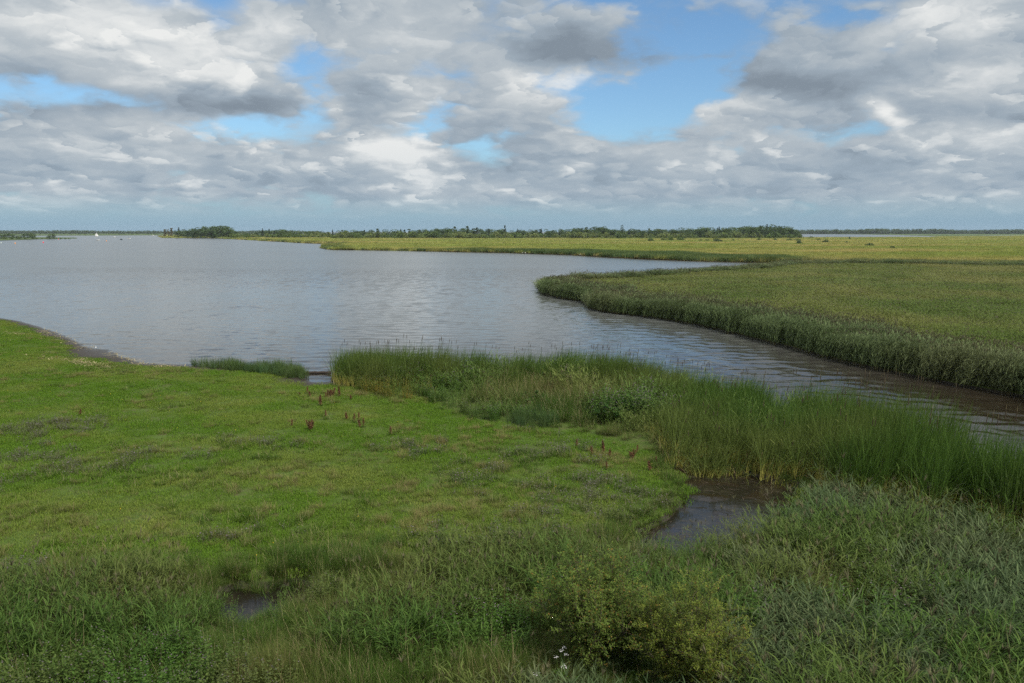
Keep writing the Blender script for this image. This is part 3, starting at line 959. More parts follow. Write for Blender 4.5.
stuff('far_bank_reeds', G_fbank, P, np.full(len(P), .05), None, np.column_stack([np.full(len(P), 1.2), np.full(len(P), 1.2), hh]), np.clip(fbm(P[:, 0], P[:, 1], 20, 3, 65) * 1.2 - .3, 0, 1), 'darker green reeds along the far bank of the lake')
# shore scrub band left of the bay
lb = GP([q for q in FARSHORE if q[0] < 356])
P = sample(fm, .12, seed=16, margin=.06)
bd = seg_dist(P, lb, False)
pxx = P[:, 0] / np.maximum(P[:, 1], 1) * FPX + 512
k = (bd < 9) & (pxx < 350) & (pxx > 150)
P = P[k]
stuff('bay_reeds', G_fbank, P, np.full(len(P), .1), None, np.column_stack([np.full(len(P), 1.6), np.full(len(P), 1.6), RNG.uniform(.45, 1.0, len(P))]), RNG.random(len(P)), 'dark reeds along the shore of the small bay')


# ------------------------------------------------------------------ trees
def crown_geo(seed, kind, hgt, wid, n, leaf, m=0):
    g = Geo()
    rng = np.random.default_rng(seed)
    lobes = []
    if kind == 'round':
        for _ in range(13):
            a = rng.uniform(0, 2 * PI)
            f = rng.uniform(.14, .88)
            rr = wid * .5 * math.sin(PI * min(1, (f + .10) / 1.08)) ** .6
            q = rr * rng.uniform(.1, .7)
            lobes.append((q * math.cos(a), q * math.sin(a), hgt * f, wid * rng.uniform(.15, .27)))
    elif kind == 'slim':
        for _ in range(12):
            f = rng.uniform(.15, .95)
            q = wid * .25 * rng.random()
            a = rng.uniform(0, 2 * PI)
            lobes.append((q * math.cos(a), q * math.sin(a), hgt * f, wid * .36 * (1.15 - .75 * f)))
    elif kind == 'cone':
        for _ in range(16):
            f = rng.uniform(.12, .97)
            rr = wid * .5 * (1 - f)
            a = rng.uniform(0, 2 * PI)
            q = rr * rng.uniform(.3, .8)
            lobes.append((q * math.cos(a), q * math.sin(a), hgt * f, wid * (.09 + .18 * (1 - f))))
    else:
        for _ in range(12):
            f = rng.uniform(.25, .75)
            a = rng.uniform(0, 2 * PI)
            q = wid * .5 * rng.uniform(0, .75)
            lobes.append((q * math.cos(a), q * math.sin(a), hgt * f * (1 - .4 * q / (wid * .5)), min(hgt * .35, wid * .22)))
    per = n // len(lobes)
    for lx, ly, lz, lr in lobes:
        d = rng.normal(size=(per, 3))
        d /= np.linalg.norm(d, axis=1)[:, None]
        r = lr * rng.uniform(.55, 1.1, per) ** .7
        c = np.array([lx, ly, lz]) + d * r[:, None] * [1, 1, .85]
        c[:, 2] = np.clip(c[:, 2], hgt * .03, hgt)
        g.quads(c, leaf * rng.uniform(.6, 1.4, per), rng, hue=np.clip(rng.normal(rng.uniform(.2, .8), .2, per), 0, 1), asp=.8)
    return g


def trunk_geo(hgt, r, seed):
    g = Geo()
    rng = np.random.default_rng(seed)
    w = rng.normal(0, .02 * hgt, (4, 2))
    w[0] = 0
    path = [(w[i][0], w[i][1], hgt * .7 * i / 3) for i in range(4)]
    g.tube(path, [r, r * .8, r * .55, r * .2], 7)
    for _ in range(5):
        a = rng.uniform(0, 2 * PI)
        z = hgt * rng.uniform(.25, .5)
        L = hgt * .25
        g.tube([(0, 0, z), (L * .5 * math.cos(a), L * .5 * math.sin(a), z + L * .4), (L * .8 * math.cos(a), L * .8 * math.sin(a), z + L)], [r * .4, r * .28, r * .1], 5)
    return g


def make_tree(name, kind, hgt, wid, mat, seed, n=900, leaf=.8):
    e = bpy.data.objects.new(name, None)
    COL.objects.link(e)
    link('trunk', trunk_geo(hgt, hgt * .018, seed).mesh('trunk', [M['bark']], True), e)
    link('crown', crown_geo(seed, kind, hgt, wid, n, leaf).mesh('crown', [M[mat]]), e)
    return e


def dup(root):
    r = root.copy()
    COL.objects.link(r)
    for ch in list(root.children):
        c = ch.copy()
        COL.objects.link(c)
        c.parent = r
    return r


USED = {}


def place(p, loc, s, yaw, label, cat, group=None, sz=None):
    if p.name not in USED:
        USED[p.name] = 1
        o = p
    else:
        o = dup(p)
    o.location = loc
    o.scale = (s, s, sz or s)
    o.rotation_euler = (0, 0, yaw)
    for kk in ('group',):
        if kk in o:
            del o[kk]
    return tag(o, label, cat, group)


T_round = [make_tree('broadleaf_tree', 'round', 14, 11, 'tree', 200 + i) for i in range(5)]
T_slim = [make_tree('slender_tree', 'slim', 15, 5.5, 'tree', 210 + i) for i in range(2)]
T_cone = [make_tree('conifer_tree', 'cone', 15, 7, 'conifer', 220 + i) for i in range(2)]
T_pale = [make_tree('pale_tree', 'slim', 11, 5.0, 'paletree', 230 + i, 700) for i in range(2)]
T_bush = [make_tree('willow_bush', 'bush', 4, 7, 'scrub', 240 + i, 800, .5) for i in range(4)]
T_dbush = [make_tree('dark_bush', 'bush', 3, 4, 'darkscrub', 250 + i, 700, .4) for i in range(2)]

prof = [(160, 232), (200, 227.6), (212, 225.8), (222, 225), (231, 226.2), (236, 230.5), (250, 231.6), (262, 230.4), (285, 229.4), (300, 231), (320, 231.2), (340, 230.4), (360, 229.6), (380, 229.2), (400, 229.2),
        (430, 228.6), (450, 227.4), (470, 227.6), (490, 228.2), (515, 229.4), (540, 229.6), (560, 228.4), (585, 227.6), (605, 226.4), (613, 229.2), (650, 229.2), (675, 228.2), (700, 226.8), (720, 227.2), (745, 225.6), (770, 224.8),
        (783, 226.2), (790, 228.2), (796, 232)]
pxs, pys = zip(*prof)


def tree_at(p, px, d, ytop, native_h, yaw, label, cat, group, wmul=1.0):
    h = CAM_H + (HORIZON - ytop) * d / FPX
    x = (px - 512) / FPX * d
    s = h / native_h
    o = place(p, (x, d, .1), s * wmul, yaw, label, cat, group, s)
    return o


SECTION = [(240, 'in the domed clump at the left end of the far wood', 'trees of the domed clump at the wood\'s left end'),
           (330, 'in the low tree row right of the domed clump', 'trees of the low loose row'),
           (500, 'in the closed wood left of the tall pointed conifer', 'trees of the wood left of the pointed conifer'),
           (618, 'in the wood between pointed conifer and lone round tree', 'trees between the pointed conifer and the round tree'),
           (720, 'in the wood right of the lone round tree', 'trees of the wood right of the round tree'),
           (900, 'in the high right end of the far wood', 'trees of the wood\'s high right end')]
rr = random.Random(5)
for row, (d0, step, dy) in enumerate(((965, 7.6, 1.3), (1030, 6.6, .35), (1110, 7.0, 0.0))):
    x = 181.0 + row * 3
    while x < 796:
        yt = float(np.interp(x, pxs, pys))
        d = d0 + rr.uniform(-25, 25)
        if x < 330:
            d += 130
        j = rr.random()
        yv = yt + dy + abs(rr.gauss(0, 1.0)) - .5
        gap = yt > 230 and row == 0
        where, grp = next((b, c) for a, b, c in SECTION if x < a)
        if not gap:
            if j < .90:
                tree_at(rr.choice(T_round), x, d, yv, 14, rr.uniform(0, 6.28), 'dark green rounded tree ' + where, 'tree', grp + ' (rounded)', rr.uniform(1.5, 2.2))
            elif j < .95:
                tree_at(rr.choice(T_slim), x, d, yv - .5, 15, rr.uniform(0, 6.28), 'slim upright leafy tree ' + where, 'tree', grp + ' (slim)', rr.uniform(1.1, 1.5))
            else:
                tree_at(rr.choice(T_cone), x, d, yv - .6, 15, rr.uniform(0, 6.28), 'blackish pointed tree ' + where, 'tree', grp + ' (pointed)', rr.uniform(1.0, 1.3))
        x += step * rr.uniform(.75, 1.3)
# trees that stand out
for px, yt, p, nh, wm, lab in ((505, 225.2, T_cone[0], 15, .8, 'tall dark pointed conifer rising alone above the middle of the far wood'),
                               (468, 226.0, T_slim[0], 15, .9, 'slim dark tree standing above the wood left of the pointed conifer'),
                               (621, 225.0, T_round[1], 14, .65, 'tall lone round-topped tree with sky on both sides in the far wood'),
                               (604, 225.8, T_round[2], 14, 1.05, 'broad double-crowned tree just left of the tall lone round tree'),
                               (598, 226.8, T_round[3], 14, .8, 'lower rounded tree leaning on the broad double-crowned tree'),
                               (265, 228.6, T_cone[1], 15, .9, 'left one of two dark spires side by side in the low tree row'),
                               (271.5, 228.8, T_cone[0], 15, .8, 'right one of two dark spires side by side in the low tree row'),
                               (283, 229.2, T_round[0], 14, 1.2, 'rounded dark tree just right of the two dark spires'),
                               (182, 227.6, T_cone[1], 15, 1.25, 'dark pointed tree at the left foot of the domed clump'),
                               (174.5, 228.2, T_pale[0], 11, .9, 'tallest pale brown tree at the wood\'s left tip'),
                               (171.5, 229.0, T_pale[1], 11, .8, 'middle pale brown tree at the wood\'s left tip'),
                               (168.0, 229.5, T_pale[0], 11, 1.2, 'leftmost broad pale brown tree at the wood\'s left tip'),
                               (788, 228.0, T_round[4], 14, 1.3, 'rounded green tree sloping down to the marsh at the wood\'s right end'),
                               (793, 231.0, T_round[1], 14, 1.3, 'last low green tree at the wood\'s right end')):
    tree_at(p, px, 990 if px > 275 else (1080 if px > 190 else 1260), yt, nh, px, lab, 'tree', None, wm)
# scrub along the foot of the wood
x = 236.0
while x < 800:
    d = (930 if x > 330 else 1020) + rr.uniform(-12, 25)
    s = rr.uniform(1.4, 2.5)
    part = 'left of the pointed conifer' if x < 500 else ('between the pointed conifer and the lone round tree' if x < 618 else 'right of the lone round tree')
    place(rr.choice(T_bush), ((x - 512) / FPX * d, d, .1), s, rr.uniform(0, 6.28), 'low willow bush at the wood\'s foot ' + part, 'bush', 'scrub at the wood\'s foot ' + part)
    x += rr.uniform(4.5, 8)
# single bushes out on the marsh: place in the photo, height in m, label
for px, py, hh, wv, p, lab in ((651, 241.2, 3.0, 1.3, 0, 'pale green low bush at the left end of the bush group on the marsh'),
                               (664, 240.2, 3.2, 1.0, 1, 'left dark-based bush in the widest bush group on the marsh'),
                               (671, 240.2, 3.6, 1.1, 2, 'middle bush in the widest bush group on the marsh'),
                               (680, 240.2, 3.8, 1.2, 3, 'rightmost and highest bush in the widest bush group on the marsh'),
                               (684, 238.4, 3.5, 1.0, 0, 'bush close behind the widest bush group'),
                               (701, 240.6, 1.6, .9, 1, 'tiny low bush in the gap right of the widest bush group'),
                               (707, 240.6, 1.9, .9, 2, 'small dark bush left of the lone dense bush'),
                               (733, 240.4, 1.4, .9, 3, 'small pale bush right of the lone dense bush'),
                               (759, 240.0, 1.6, 1.2, 0, 'low pale bush below the high right end of the wood'),
                               (775, 240.2, 2.1, 1.0, 1, 'low bush below the right end of the wood'),
                               (790, 240.4, 2.3, 1.3, 2, 'wide low bush below the wood\'s last tree'),
                               (798, 240.9, 2.4, 1.0, 3, 'upper light green bush of a touching pair'),
                               (819, 240.3, 1.6, .9, 0, 'faint low bush left of a dark round marsh bush'),
                               (847, 242.5, 1.3, 1.0, 2, 'faint bush between two dark round marsh bushes'),
                               (811, 237.9, 2.0, 1.6, 1, 'flat scrub on the shore of the distant lake')):
    pt = gp(px, py, 1.5)
    hh += 1.5
    place(T_bush[p], (pt[0], pt[1], .15), hh / 4 * wv * .8, px, lab, 'bush', None, hh / 4)
for px, py, hh, wv, p, lab in ((718, 241.6, 3.6, 1.5, 0, 'dense dark green lone bush, the largest on the open marsh'),
                               (798.5, 243.5, 2.2, 1.3, 1, 'lower dark bush of a touching pair on the marsh'),
                               (826, 242.3, 2.7, 1.1, 0, 'dark round bush standing alone before the distant lake'),
                               (849.5, 238.9, 2.4, .7, 1, 'tiny dark bush at the edge of the distant lake'),
                               (870, 245.4, 1.9, 1.6, 0, 'low wide dark bush, nearest and rightmost on the marsh'),
                               (892, 247.9, .9, 2.0, 1, 'flat dark tuft on the marsh near the right side')):
    pt = gp(px, py, 1.4)
    hh += 1.4
    place(T_dbush[p], (pt[0], pt[1], .15), hh / 3 * wv * .8, px, lab, 'bush', None, hh / 3)
# island trees on the left
isl = [(-6, 233.0, 'reddish-topped tree cut by the photo\'s left border on the island'), (1, 231.6, 'tallest tree at the left end of the wooded island'), (6, 233.2, 'rounded island tree next to the tallest one'),
       (10, 233.6, 'pale low tree between taller island trees'), (13.5, 233.0, 'dark upright tree left of the island\'s middle'), (17, 233.3, 'dark spreading tree in the island\'s middle'), (21, 234.6, 'low tree right of the spreading island tree'),
       (24, 235.0, 'low pale tree in the island\'s gap'), (28, 233.6, 'left tree of the dense dark island clump'), (32, 233.0, 'second tree of the dense dark island clump'), (35.5, 231.9, 'highest tree of the dense dark island clump'),
       (38, 233.4, 'right tree of the dense dark island clump'), (53.5, 234.2, 'left one of two dark trees near the island\'s tip'), (57, 233.6, 'right one of two dark trees near the island\'s tip')]
for i, (px, yt, lab) in enumerate(isl):
    d = 925 + (i % 3) * 15
    tree_at(T_round[i % 5], px, d, yt, 14, i * 1.7, lab, 'tree', None, 1.5 if yt > 233 else 1.1)
for i, px in enumerate((3, 9, 16, 23, 29, 41, 46, 50, 60, 64, 69, 73)):
    d = 905 + (i % 2) * 6 - px * .2 + (30 if px > 40 else 0)
    place(T_bush[i % 4], ((px - 512) / FPX * d, d, .3), rr.uniform(.45, .7), i, 'low dark shrub on the shore of the wooded island', 'bush', 'shrubs along the island shore', .35 if px > 40 else .75)

# far tree masses: beyond counting
crowns = [bpy.data.objects.new('source_crown', T_round[i].children[1].data if T_round[i].children[1].name.startswith('crown') else T_round[i].children[0].data) for i in range(3)]


def treeband(name, x0, x1, d, n, ht, label, y_s=60):
    px = RNG.uniform(x0, x1, n)
    dd = d + RNG.uniform(-y_s, y_s, n)
    P = np.column_stack([(px - 512) / FPX * dd, dd])
    hv = ht(px) / 14 * RNG.uniform(.75, 1.1, n)
    stuff(name, crowns, P, np.full(n, .1), None, np.column_stack([hv * 1.5, hv * 1.5, hv]), RNG.random(n), label)


treeband('right_woods', 770, 1130, 2880, 900, lambda x: np.interp(x, [770, 800, 900, 960, 1024, 1100], [14, 15, 17, 15, 15, 15]) + 3 * vnoise(x, x * 0, 14, 3), 'blue green distant wood beyond the far lake')
treeband('left_woods', -120, 320, 3300, 1300, lambda x: 11 + 5 * vnoise(x, x * 0, 18, 5), 'hazy distant wood line beyond the lake', 120)
treeband('field_hedges', -120, 178, 2500, 160, lambda x: 2.2 + 3 * vnoise(x, x * 0, 5, 8), 'low hedges in front of the distant wood line', 200)


# ------------------------------------------------------------------ shrubs in the foreground
def make_shrub(name, loc, hgt, wid, nst, mat, mat2, leaf, f2, seed, label, tw=16, lv=22):
    rng = np.random.default_rng(seed)
    e = bpy.data.objects.new(name, None)
    COL.objects.link(e)
    e.location = loc
    gs, gl = Geo(), Geo()
    for i in range(nst):
        a = rng.uniform(0, 2 * PI)
        out = wid * .5 * math.sqrt(rng.random())
        top = np.array([out * math.cos(a), out * math.sin(a), hgt * rng.uniform(.62, 1.0) * (1 - .35 * (out / (wid * .5)) ** 2)])
        mid = top * [.45, .45, .55] + rng.normal(0, .05, 3)
        t = np.linspace(0, 1, 6)[:, None]
        path = (1 - t) ** 2 * np.array([0, 0, 0]) + 2 * t * (1 - t) * mid + t ** 2 * top
        gs.tube(path, np.linspace(.016, .004, 6), 5)
        for k in range(tw):
            f = rng.uniform(.30, 1.0)
            b = (1 - f) ** 2 * 0 + 2 * f * (1 - f) * mid + f * f * top
            d = rng.normal(size=3) + [0, 0, .7]
            d = d / np.linalg.norm(d) * hgt * rng.uniform(.10, .24)
            gs.tube([b, b + d * .5 + [0, 0, .01], b + d], [.004, .003, .002], 3)
            q = b + d * rng.random((lv, 1)) ** .7 + rng.normal(0, .022, (lv, 3))
            az = rng.uniform(0, 2 * PI, lv)
            h0 = np.clip(rng.normal(rng.uniform(.25, .75), .2), 0, 1)
            sel = rng.random(lv) < f2 * (1.4 if rng.random() < .3 else .6)
            for mm, s in ((0, ~sel), (1, sel)):
                if s.any():
                    gl.blades(q[s], az[s], leaf * rng.uniform(.6, 1.2, s.sum()), leaf * .42, rng.uniform(.3, 1.4, s.sum()), .5, 2, [.3, 1, .1], hue=np.clip(h0 + rng.normal(0, .15, s.sum()), 0, 1), m=mm, twist=1.0, rng=rng)
    link('branches', gs.mesh('branches', [M['bark']]), e)
    link('foliage', gl.mesh('foliage', [M[mat], M[mat2]]), e)
    tag(e, label, 'shrub')
    return e


a = gp(594, 676)
make_shrub('shrub', (a[0], a[1], .15), 2.7, 2.45, 34, 'willow', 'orangeleaf', .052, .09, 301, 'broad olive green shrub with orange tinged leaf tips in the foreground', 34, 44)
a = gp(690, 712)
make_shrub('shrub', (a[0], a[1], .15), 2.5, 2.1, 30, 'yellowshrub', 'orangeleaf', .045, .05, 302, 'yellow green upright shrub at the bottom edge beside the reeds', 34, 44)
a = gp(622, 425)
make_shrub('bramble_bush', (a[0], a[1], .1), 1.25, 3.4, 24, 'bramble', 'herb', .11, .2, 303, 'dark green bramble bush among the headland reeds', 14, 20)
a = gp(540, 412)
make_shrub('bramble_bush', (a[0], a[1], .1), .95, 2.6, 18, 'bramble', 'herb', .10, .4, 304, 'lighter bramble bush just behind the blue green rush clump', 14, 20)


# ------------------------------------------------------------------ dock plants in the meadow
def dock(seed, hgt, nst, spread):
    g, gl = Geo(), Geo()
    rng = np.random.default_rng(seed)
    e = bpy.data.objects.new('dock_plant', None)
    COL.objects.link(e)
    for i in range(nst):
        a = rng.uniform(0, 2 * PI)
        ln = rng.uniform(.05, spread)
        d = np.array([math.sin(ln) * math.cos(a), math.sin(ln) * math.sin(a), math.cos(ln)])
        L = hgt * rng.uniform(.75, 1.05)
        g.tube([(0, 0, 0), d * L * .5, d * L], [.010, .008, .004], 5)
        n = 170
        f = rng.uniform(.30, 1.0, n)
        c = d * (L * f)[:, None] + rng.normal(0, 1, (n, 3)) * (.05 * (1.25 - f))[:, None]
        g.quads(c, .04, rng, asp=.8)
    gl.blades(rng.normal(0, .02, (9, 3)) * [1, 1, 0], rng.uniform(0, 2 * PI, 9), rng.uniform(.14, .25, 9), .05, .9, .7, 3, [.4, 1, .9, .1], rng=rng)
    link('seed_stalks', g.mesh('seed_stalks', [M['dock']]), e)
    link('leaves', gl.mesh('leaves', [M['tussock']]), e)
    return e


DK = [dock(401, .55, 3, .25), dock(402, .55, 1, .1), dock(403, .50, 6, .6), dock(404, .5, 2, .3)]
DOCKS = [(307.4, 395.8, .95, 1, 'rust red dock stalk at the upper left of the dock group'), (310.3, 398.2, .8, 3, 'leaning rust red dock just below the upper left stalk'), (299.5, 397.6, .45, 1, 'smallest red dock, left of the upper dock pair'),
         (325.5, 399.8, .7, 1, 'left low stalk of the widest red dock trio'), (328.6, 399.2, .75, 3, 'middle dock of the widest red dock trio'), (332, 398.4, 1.0, 2, 'bushy right dock of the widest red dock trio'),
         (340, 398.2, 1.0, 0, 'upright dense red dock just right of the trio'), (320.3, 406.8, 1.05, 0, 'dense red dock alone below the trio'), (351, 401.2, .7, 3, 'dull brown dock right of the upright dense one'),
         (383, 397.4, .4, 2, 'small dark dock near the yellowing herbs'), (325.8, 419.2, .85, 1, 'single thin red dock in the middle of the dock group'), (347, 421.5, .9, 3, 'two-stalked red dock left of a close dock pair'),
         (354, 424.2, .95, 1, 'left stalk of the close dock pair'), (358.6, 421.8, .85, 1, 'right stalk of the close dock pair'), (360.2, 429.2, .9, 3, 'brownish dock, lower left of a leaning one'), (363.6, 428.6, .95, 1, 'leaning red dock, lower right of the dock pair'),
         (291.6, 428.6, .8, 1, 'thin brownish dock left of the fan-shaped dock'), (310.6, 432.4, 1.0, 2, 'fan-shaped red dock, the broadest, low in the meadow'), (391, 436.4, .85, 1, 'thin brown dock alone on the right of the dock group'),
         (80, 416, .8, 3, 'red dock alone in the left meadow'), (577, 448.5, .8, 1, 'first red dock before the headland reeds, leftmost of that row'), (592, 457, .85, 1, 'slim red dock second in the row before the headland reeds'),
         (603.5, 455.5, .95, 0, 'dense red dock in the row before the headland reeds'), (610, 459, .75, 3, 'low red dock right of the dense one before the headland'), (607, 471, .7, 1, 'thin red dock in front of the dense one before the headland'),
         (632, 461, .8, 2, 'bushy red dock close to the headland reeds'), (637, 454, .7, 1, 'thin red dock touching the headland reeds'), (650, 472, .95, 3, 'forked red dock nearest to the pond'), (656, 465, .7, 1, 'thin red dock above the one nearest to the pond')]
for i, (px, py, s, kd, lab) in enumerate(DOCKS):
    q = gp(px, py, .2)
    z = float(near_h(np.array([q]))[0])
    place(DK[kd], (q[0], q[1], z - .01), s, i * 1.9, lab, 'dock plant', 'rust red dock plants in the meadow')


# ------------------------------------------------------------------ white flowers in the foreground
def flower(seed, heads, hgt):
    rng = np.random.default_rng(seed)
    e = bpy.data.objects.new('flowering_herb', None)
    COL.objects.link(e)
    g, gp_ = Geo(), Geo()
    for i in range(heads):
        a = rng.uniform(0, 2 * PI)
        q = rng.uniform(.02, .2)
        d = np.array([q * math.cos(a), q * math.sin(a), 1.0]) * hgt * rng.uniform(.72, 1.05)
        g.tube([(0, 0, 0), d * .5, d], [.006, .005, .003], 4)
        c = d + rng.normal(0, 1, (26, 3)) * [.022, .022, .008]
        gp_.quads(c, .016, rng, asp=1.0)
    g.blades(rng.normal(0, .03, (10, 3)) * [1, 1, 0] + [0, 0, hgt * .4], rng.uniform(0, 2 * PI, 10), .15, .04, .9, .6, 2, [.4, 1, .1], rng=rng)
    link('stems', g.mesh('stems', [M['herb']]), e)
    link('petals', gp_.mesh('petals', [M['white_petal']]), e)
    return e


FLW = [flower(501, 4, .9), flower(512, 2, .9)]
for i, (px, py, z, p, lab) in enumerate(((560, 650, 1.0, 0, 'upper cluster of white flower heads below the broad olive shrub'), (541, 667, .95, 1, 'lower left white flower heads below the broad olive shrub'),
                                         (571, 656, 1.0, 1, 'right cluster of white flower heads below the broad olive shrub'), (425, 676, .95, 1, 'pinkish white flower head at the bottom edge left of the shrubs'),
                                         (819, 662, 1.1, 1, 'single bright white flower among the reeds right of the yellow shrub'))):
    q = gp(px, py, z)
    place(FLW[p], (q[0], q[1], .1), 1.0 * (z - .1) / .85, i, lab, 'flower', None, None)


# ------------------------------------------------------------------ boats, buoys, birds, plank
def hull(L, B, Hh, name, mat, parent):
    g = Geo()
    n = 9
    secs = []
    for i in range(n):
        f = i / (n - 1)
        w = B * .5 * (math.sin(PI * (.18 + .82 * f) ) ** .6 if f < .999 else .02) * (1.0 if f < .6 else 1.0)
        w = max(w, .03)
        x = L * (f - .5)
        sheer = Hh * (1 + .35 * f * f)
        secs.append([(x, -w, sheer), (x, -w * .85, Hh * .35), (x, -w * .35, -.15), (x, w * .35, -.15), (x, w * .85, Hh * .35), (x, w, sheer)])
    V = np.array(secs).reshape(-1, 3)
    F = []
    for i in range(n - 1):
        for k in range(5):
            a = i * 6 + k
            F.append((a, a + 1, a + 7, a + 6))
        F.append((i * 6 + 5, i * 6, i * 6 + 6, i * 6 + 11))
    g.add(V, np.array(F), .5, .5)
    me = g.mesh(name, [mat], True)
    return link(name, me, parent)


def boxmesh(name, x0, x1, y0, y1, z0, z1, mat, parent, taper=.85):
    cx, cy = (x0 + x1) / 2, (y0 + y1) / 2
    b = [(x0, y0), (x1, y0), (x1, y1), (x0, y1)]
    V = [(x, y, z0) for x, y in b] + [(cx + (x - cx) * taper, cy + (y - cy) * taper, z1) for x, y in b]
    F = [(0, 3, 2, 1), (4, 5, 6, 7), (0, 1, 5, 4), (1, 2, 6, 5), (2, 3, 7, 6), (3, 0, 4, 7)]
    return link(name, mesh_np(name, np.array(V, float), np.array(F), [mat]), parent)


def at_px(e, px, py, yaw):
    q = gp(px, py)
    e.location = (q[0], q[1], .05)
    e.rotation_euler = (0, 0, yaw)


def new_e(name):
    e = bpy.data.objects.new(name, None)
    COL.objects.link(e)
    return e


e = new_e('sailing_boat')
hull(6.5, 2.2, .8, 'hull', M['white'], e)
g = Geo()
g.tube([(.4, 0, .6), (.4, 0, 8.0)], [.07, .04], 6)
g.tube([(.4, 0, 1.4), (-2.8, 0, 1.5)], [.05, .04], 6)
link('mast', g.mesh('mast', [M['drift']]), e)


def sailm(name, pts):
    V = np.array(pts, float)
    Vb = V + [0, .04, 0]
    n = len(V)
    F3 = [np.array([[0, 1, 2]]), np.array([[5, 4, 3]])]
    F4 = np.array([(i, (i + 1) % 3, (i + 1) % 3 + 3, i + 3) for i in range(3)])
    return link(name, mesh_np(name, np.concatenate([V, Vb]), F3 + [F4], [M['sail']]), e)


sailm('mainsail', [(.3, 0, 1.5), (-2.7, .25, 1.6), (.3, 0, 7.8)])
sailm('jib', [(3.1, 0, 1.0), (.5, -.3, 1.2), (.45, 0, 6.6)])
at_px(e, 96.7, 236.5, .75)
e.scale = (.9, .9, 1.1)
tag(e, 'small sailing boat with tall white sails on the distant lake', 'boat')


def motorboat(px, py, L, hm, cabin, yaw, label, dark_cab=False):
    e = new_e('motor_boat')
    hull(L, L * .36, L * .17, 'hull', M[hm], e)
    if cabin:
        boxmesh('cabin', -L * .22, L * .18, -L * .13, L * .13, L * .16, L * .36, M['darkhull' if dark_cab else 'white'], e)
        boxmesh('cabin_window', L * .10, L * .192, -L * .11, L * .11, L * .22, L * .31, M['glass'], e, .9)
    g = Geo()
    g.tube([(-L * .53, 0, -.1), (-L * .53, 0, L * .2)], [.14, .2], 6)
    link('outboard_motor', g.mesh('outboard_motor', [M['darkhull']]), e)
    at_px(e, px, py, yaw)
    e.scale = (.8, .8, .8)
    tag(e, label, 'boat')


motorboat(98, 240.4, 4.4, 'white', False, .1, 'low white open boat just below the sailing boat')
motorboat(114.6, 237.3, 4.6, 'white', True, .3, 'small white boat right of the sailing boat')
motorboat(121.2, 239.9, 4.0, 'darkhull', True, 2.8, 'dark boat between the small white boats', True)
motorboat(129.0, 239.0, 4.8, 'white', True, .2, 'white boat with a dark cabin, right of the dark boat', True)
motorboat(153, 235.8, 6.0, 'white', True, .1, 'pale boat far off near the pale trees')


def buoy(px, py, r, mat, label):
    e = new_e('mooring_buoy')
    g = Geo()
    z = np.linspace(-.6, 1, 9)
    g.tube([(0, 0, r * .5 + r * a) for a in z], [r * max(.05, math.sqrt(max(0, 1 - a * a))) for a in z], 10)
    link('float', g.mesh('float', [M[mat]], True), e)
    g = Geo()
    g.tube([(0, 0, r * 1.3), (0, 0, r * 2.1)], [r * .12, r * .12], 6)
    g.tube([(0, 0, r * 2.0), (0, 0, r * 2.3)], [r * .3, r * .2], 6)
    link('top_mark', g.mesh('top_mark', [M[mat]]), e)
    at_px(e, px, py, 0)
    tag(e, label, 'buoy')


buoy(43.3, 242.9, .55, 'redbuoy', 'bright red buoy below the wooded island')
buoy(15.2, 243.7, .50, 'orangebuoy', 'pale orange buoy below the left part of the wooded island')
buoy(106.4, 241.3, .50, 'orangebuoy', 'orange buoy right of the low white open boat')
buoy(58.5, 239.4, .45, 'redbuoy', 'tiny red buoy close to the island\'s tip')
buoy(1.2, 243.2, .40, 'palebuoy', 'pale greenish buoy at the photo\'s left border')


def bird(seed, px, py, z, s, yaw, label):
    e = new_e('white_bird')
    g = Geo()
    body = [(-.34, 0, .30), (-.24, 0, .31), (-.10, 0, .31), (.06, 0, .33), (.17, 0, .38), (.23, 0, .48), (.22, 0, .60), (.23, 0, .68), (.27, 0, .71), (.31, 0, .70)]
    g.tube(np.array(body) * s, np.array([.015, .07, .13, .13, .09, .045, .032, .035, .045, .02]) * s, 9)
    for y in (-.05, .05):
        g.tube(np.array([(0, y, .22), (.01, y, .10), (0, y, 0)]) * s, np.array([.03, .014, .012]) * s, 5)
    link('body', g.mesh('body', [M['feather']], True), e)
    g = Geo()
    g.tube(np.array([(.31, 0, .70), (.40, 0, .675)]) * s, np.array([.02, .004]) * s, 5)
    link('bill', g.mesh('bill', [M['bill']]), e)
    q = gp(px, py, z)
    e.location = (q[0], q[1], z)
    e.rotation_euler = (0, 0, yaw)
    tag(e, label, 'bird')


bird(1, 522.6, 253.3, .12, .95, .4, 'left one of two white birds on the far bank')
bird(2, 525.4, 253.4, .12, .85, 2.6, 'right one of two white birds on the far bank')
bird(3, 580.0, 255.5, .12, .75, .8, 'single white bird on the far bank nearer the channel')
bird(4, 96.0, 348.6, .03, .27, 2.0, 'small white bird on the dark mud spit of the near shore')

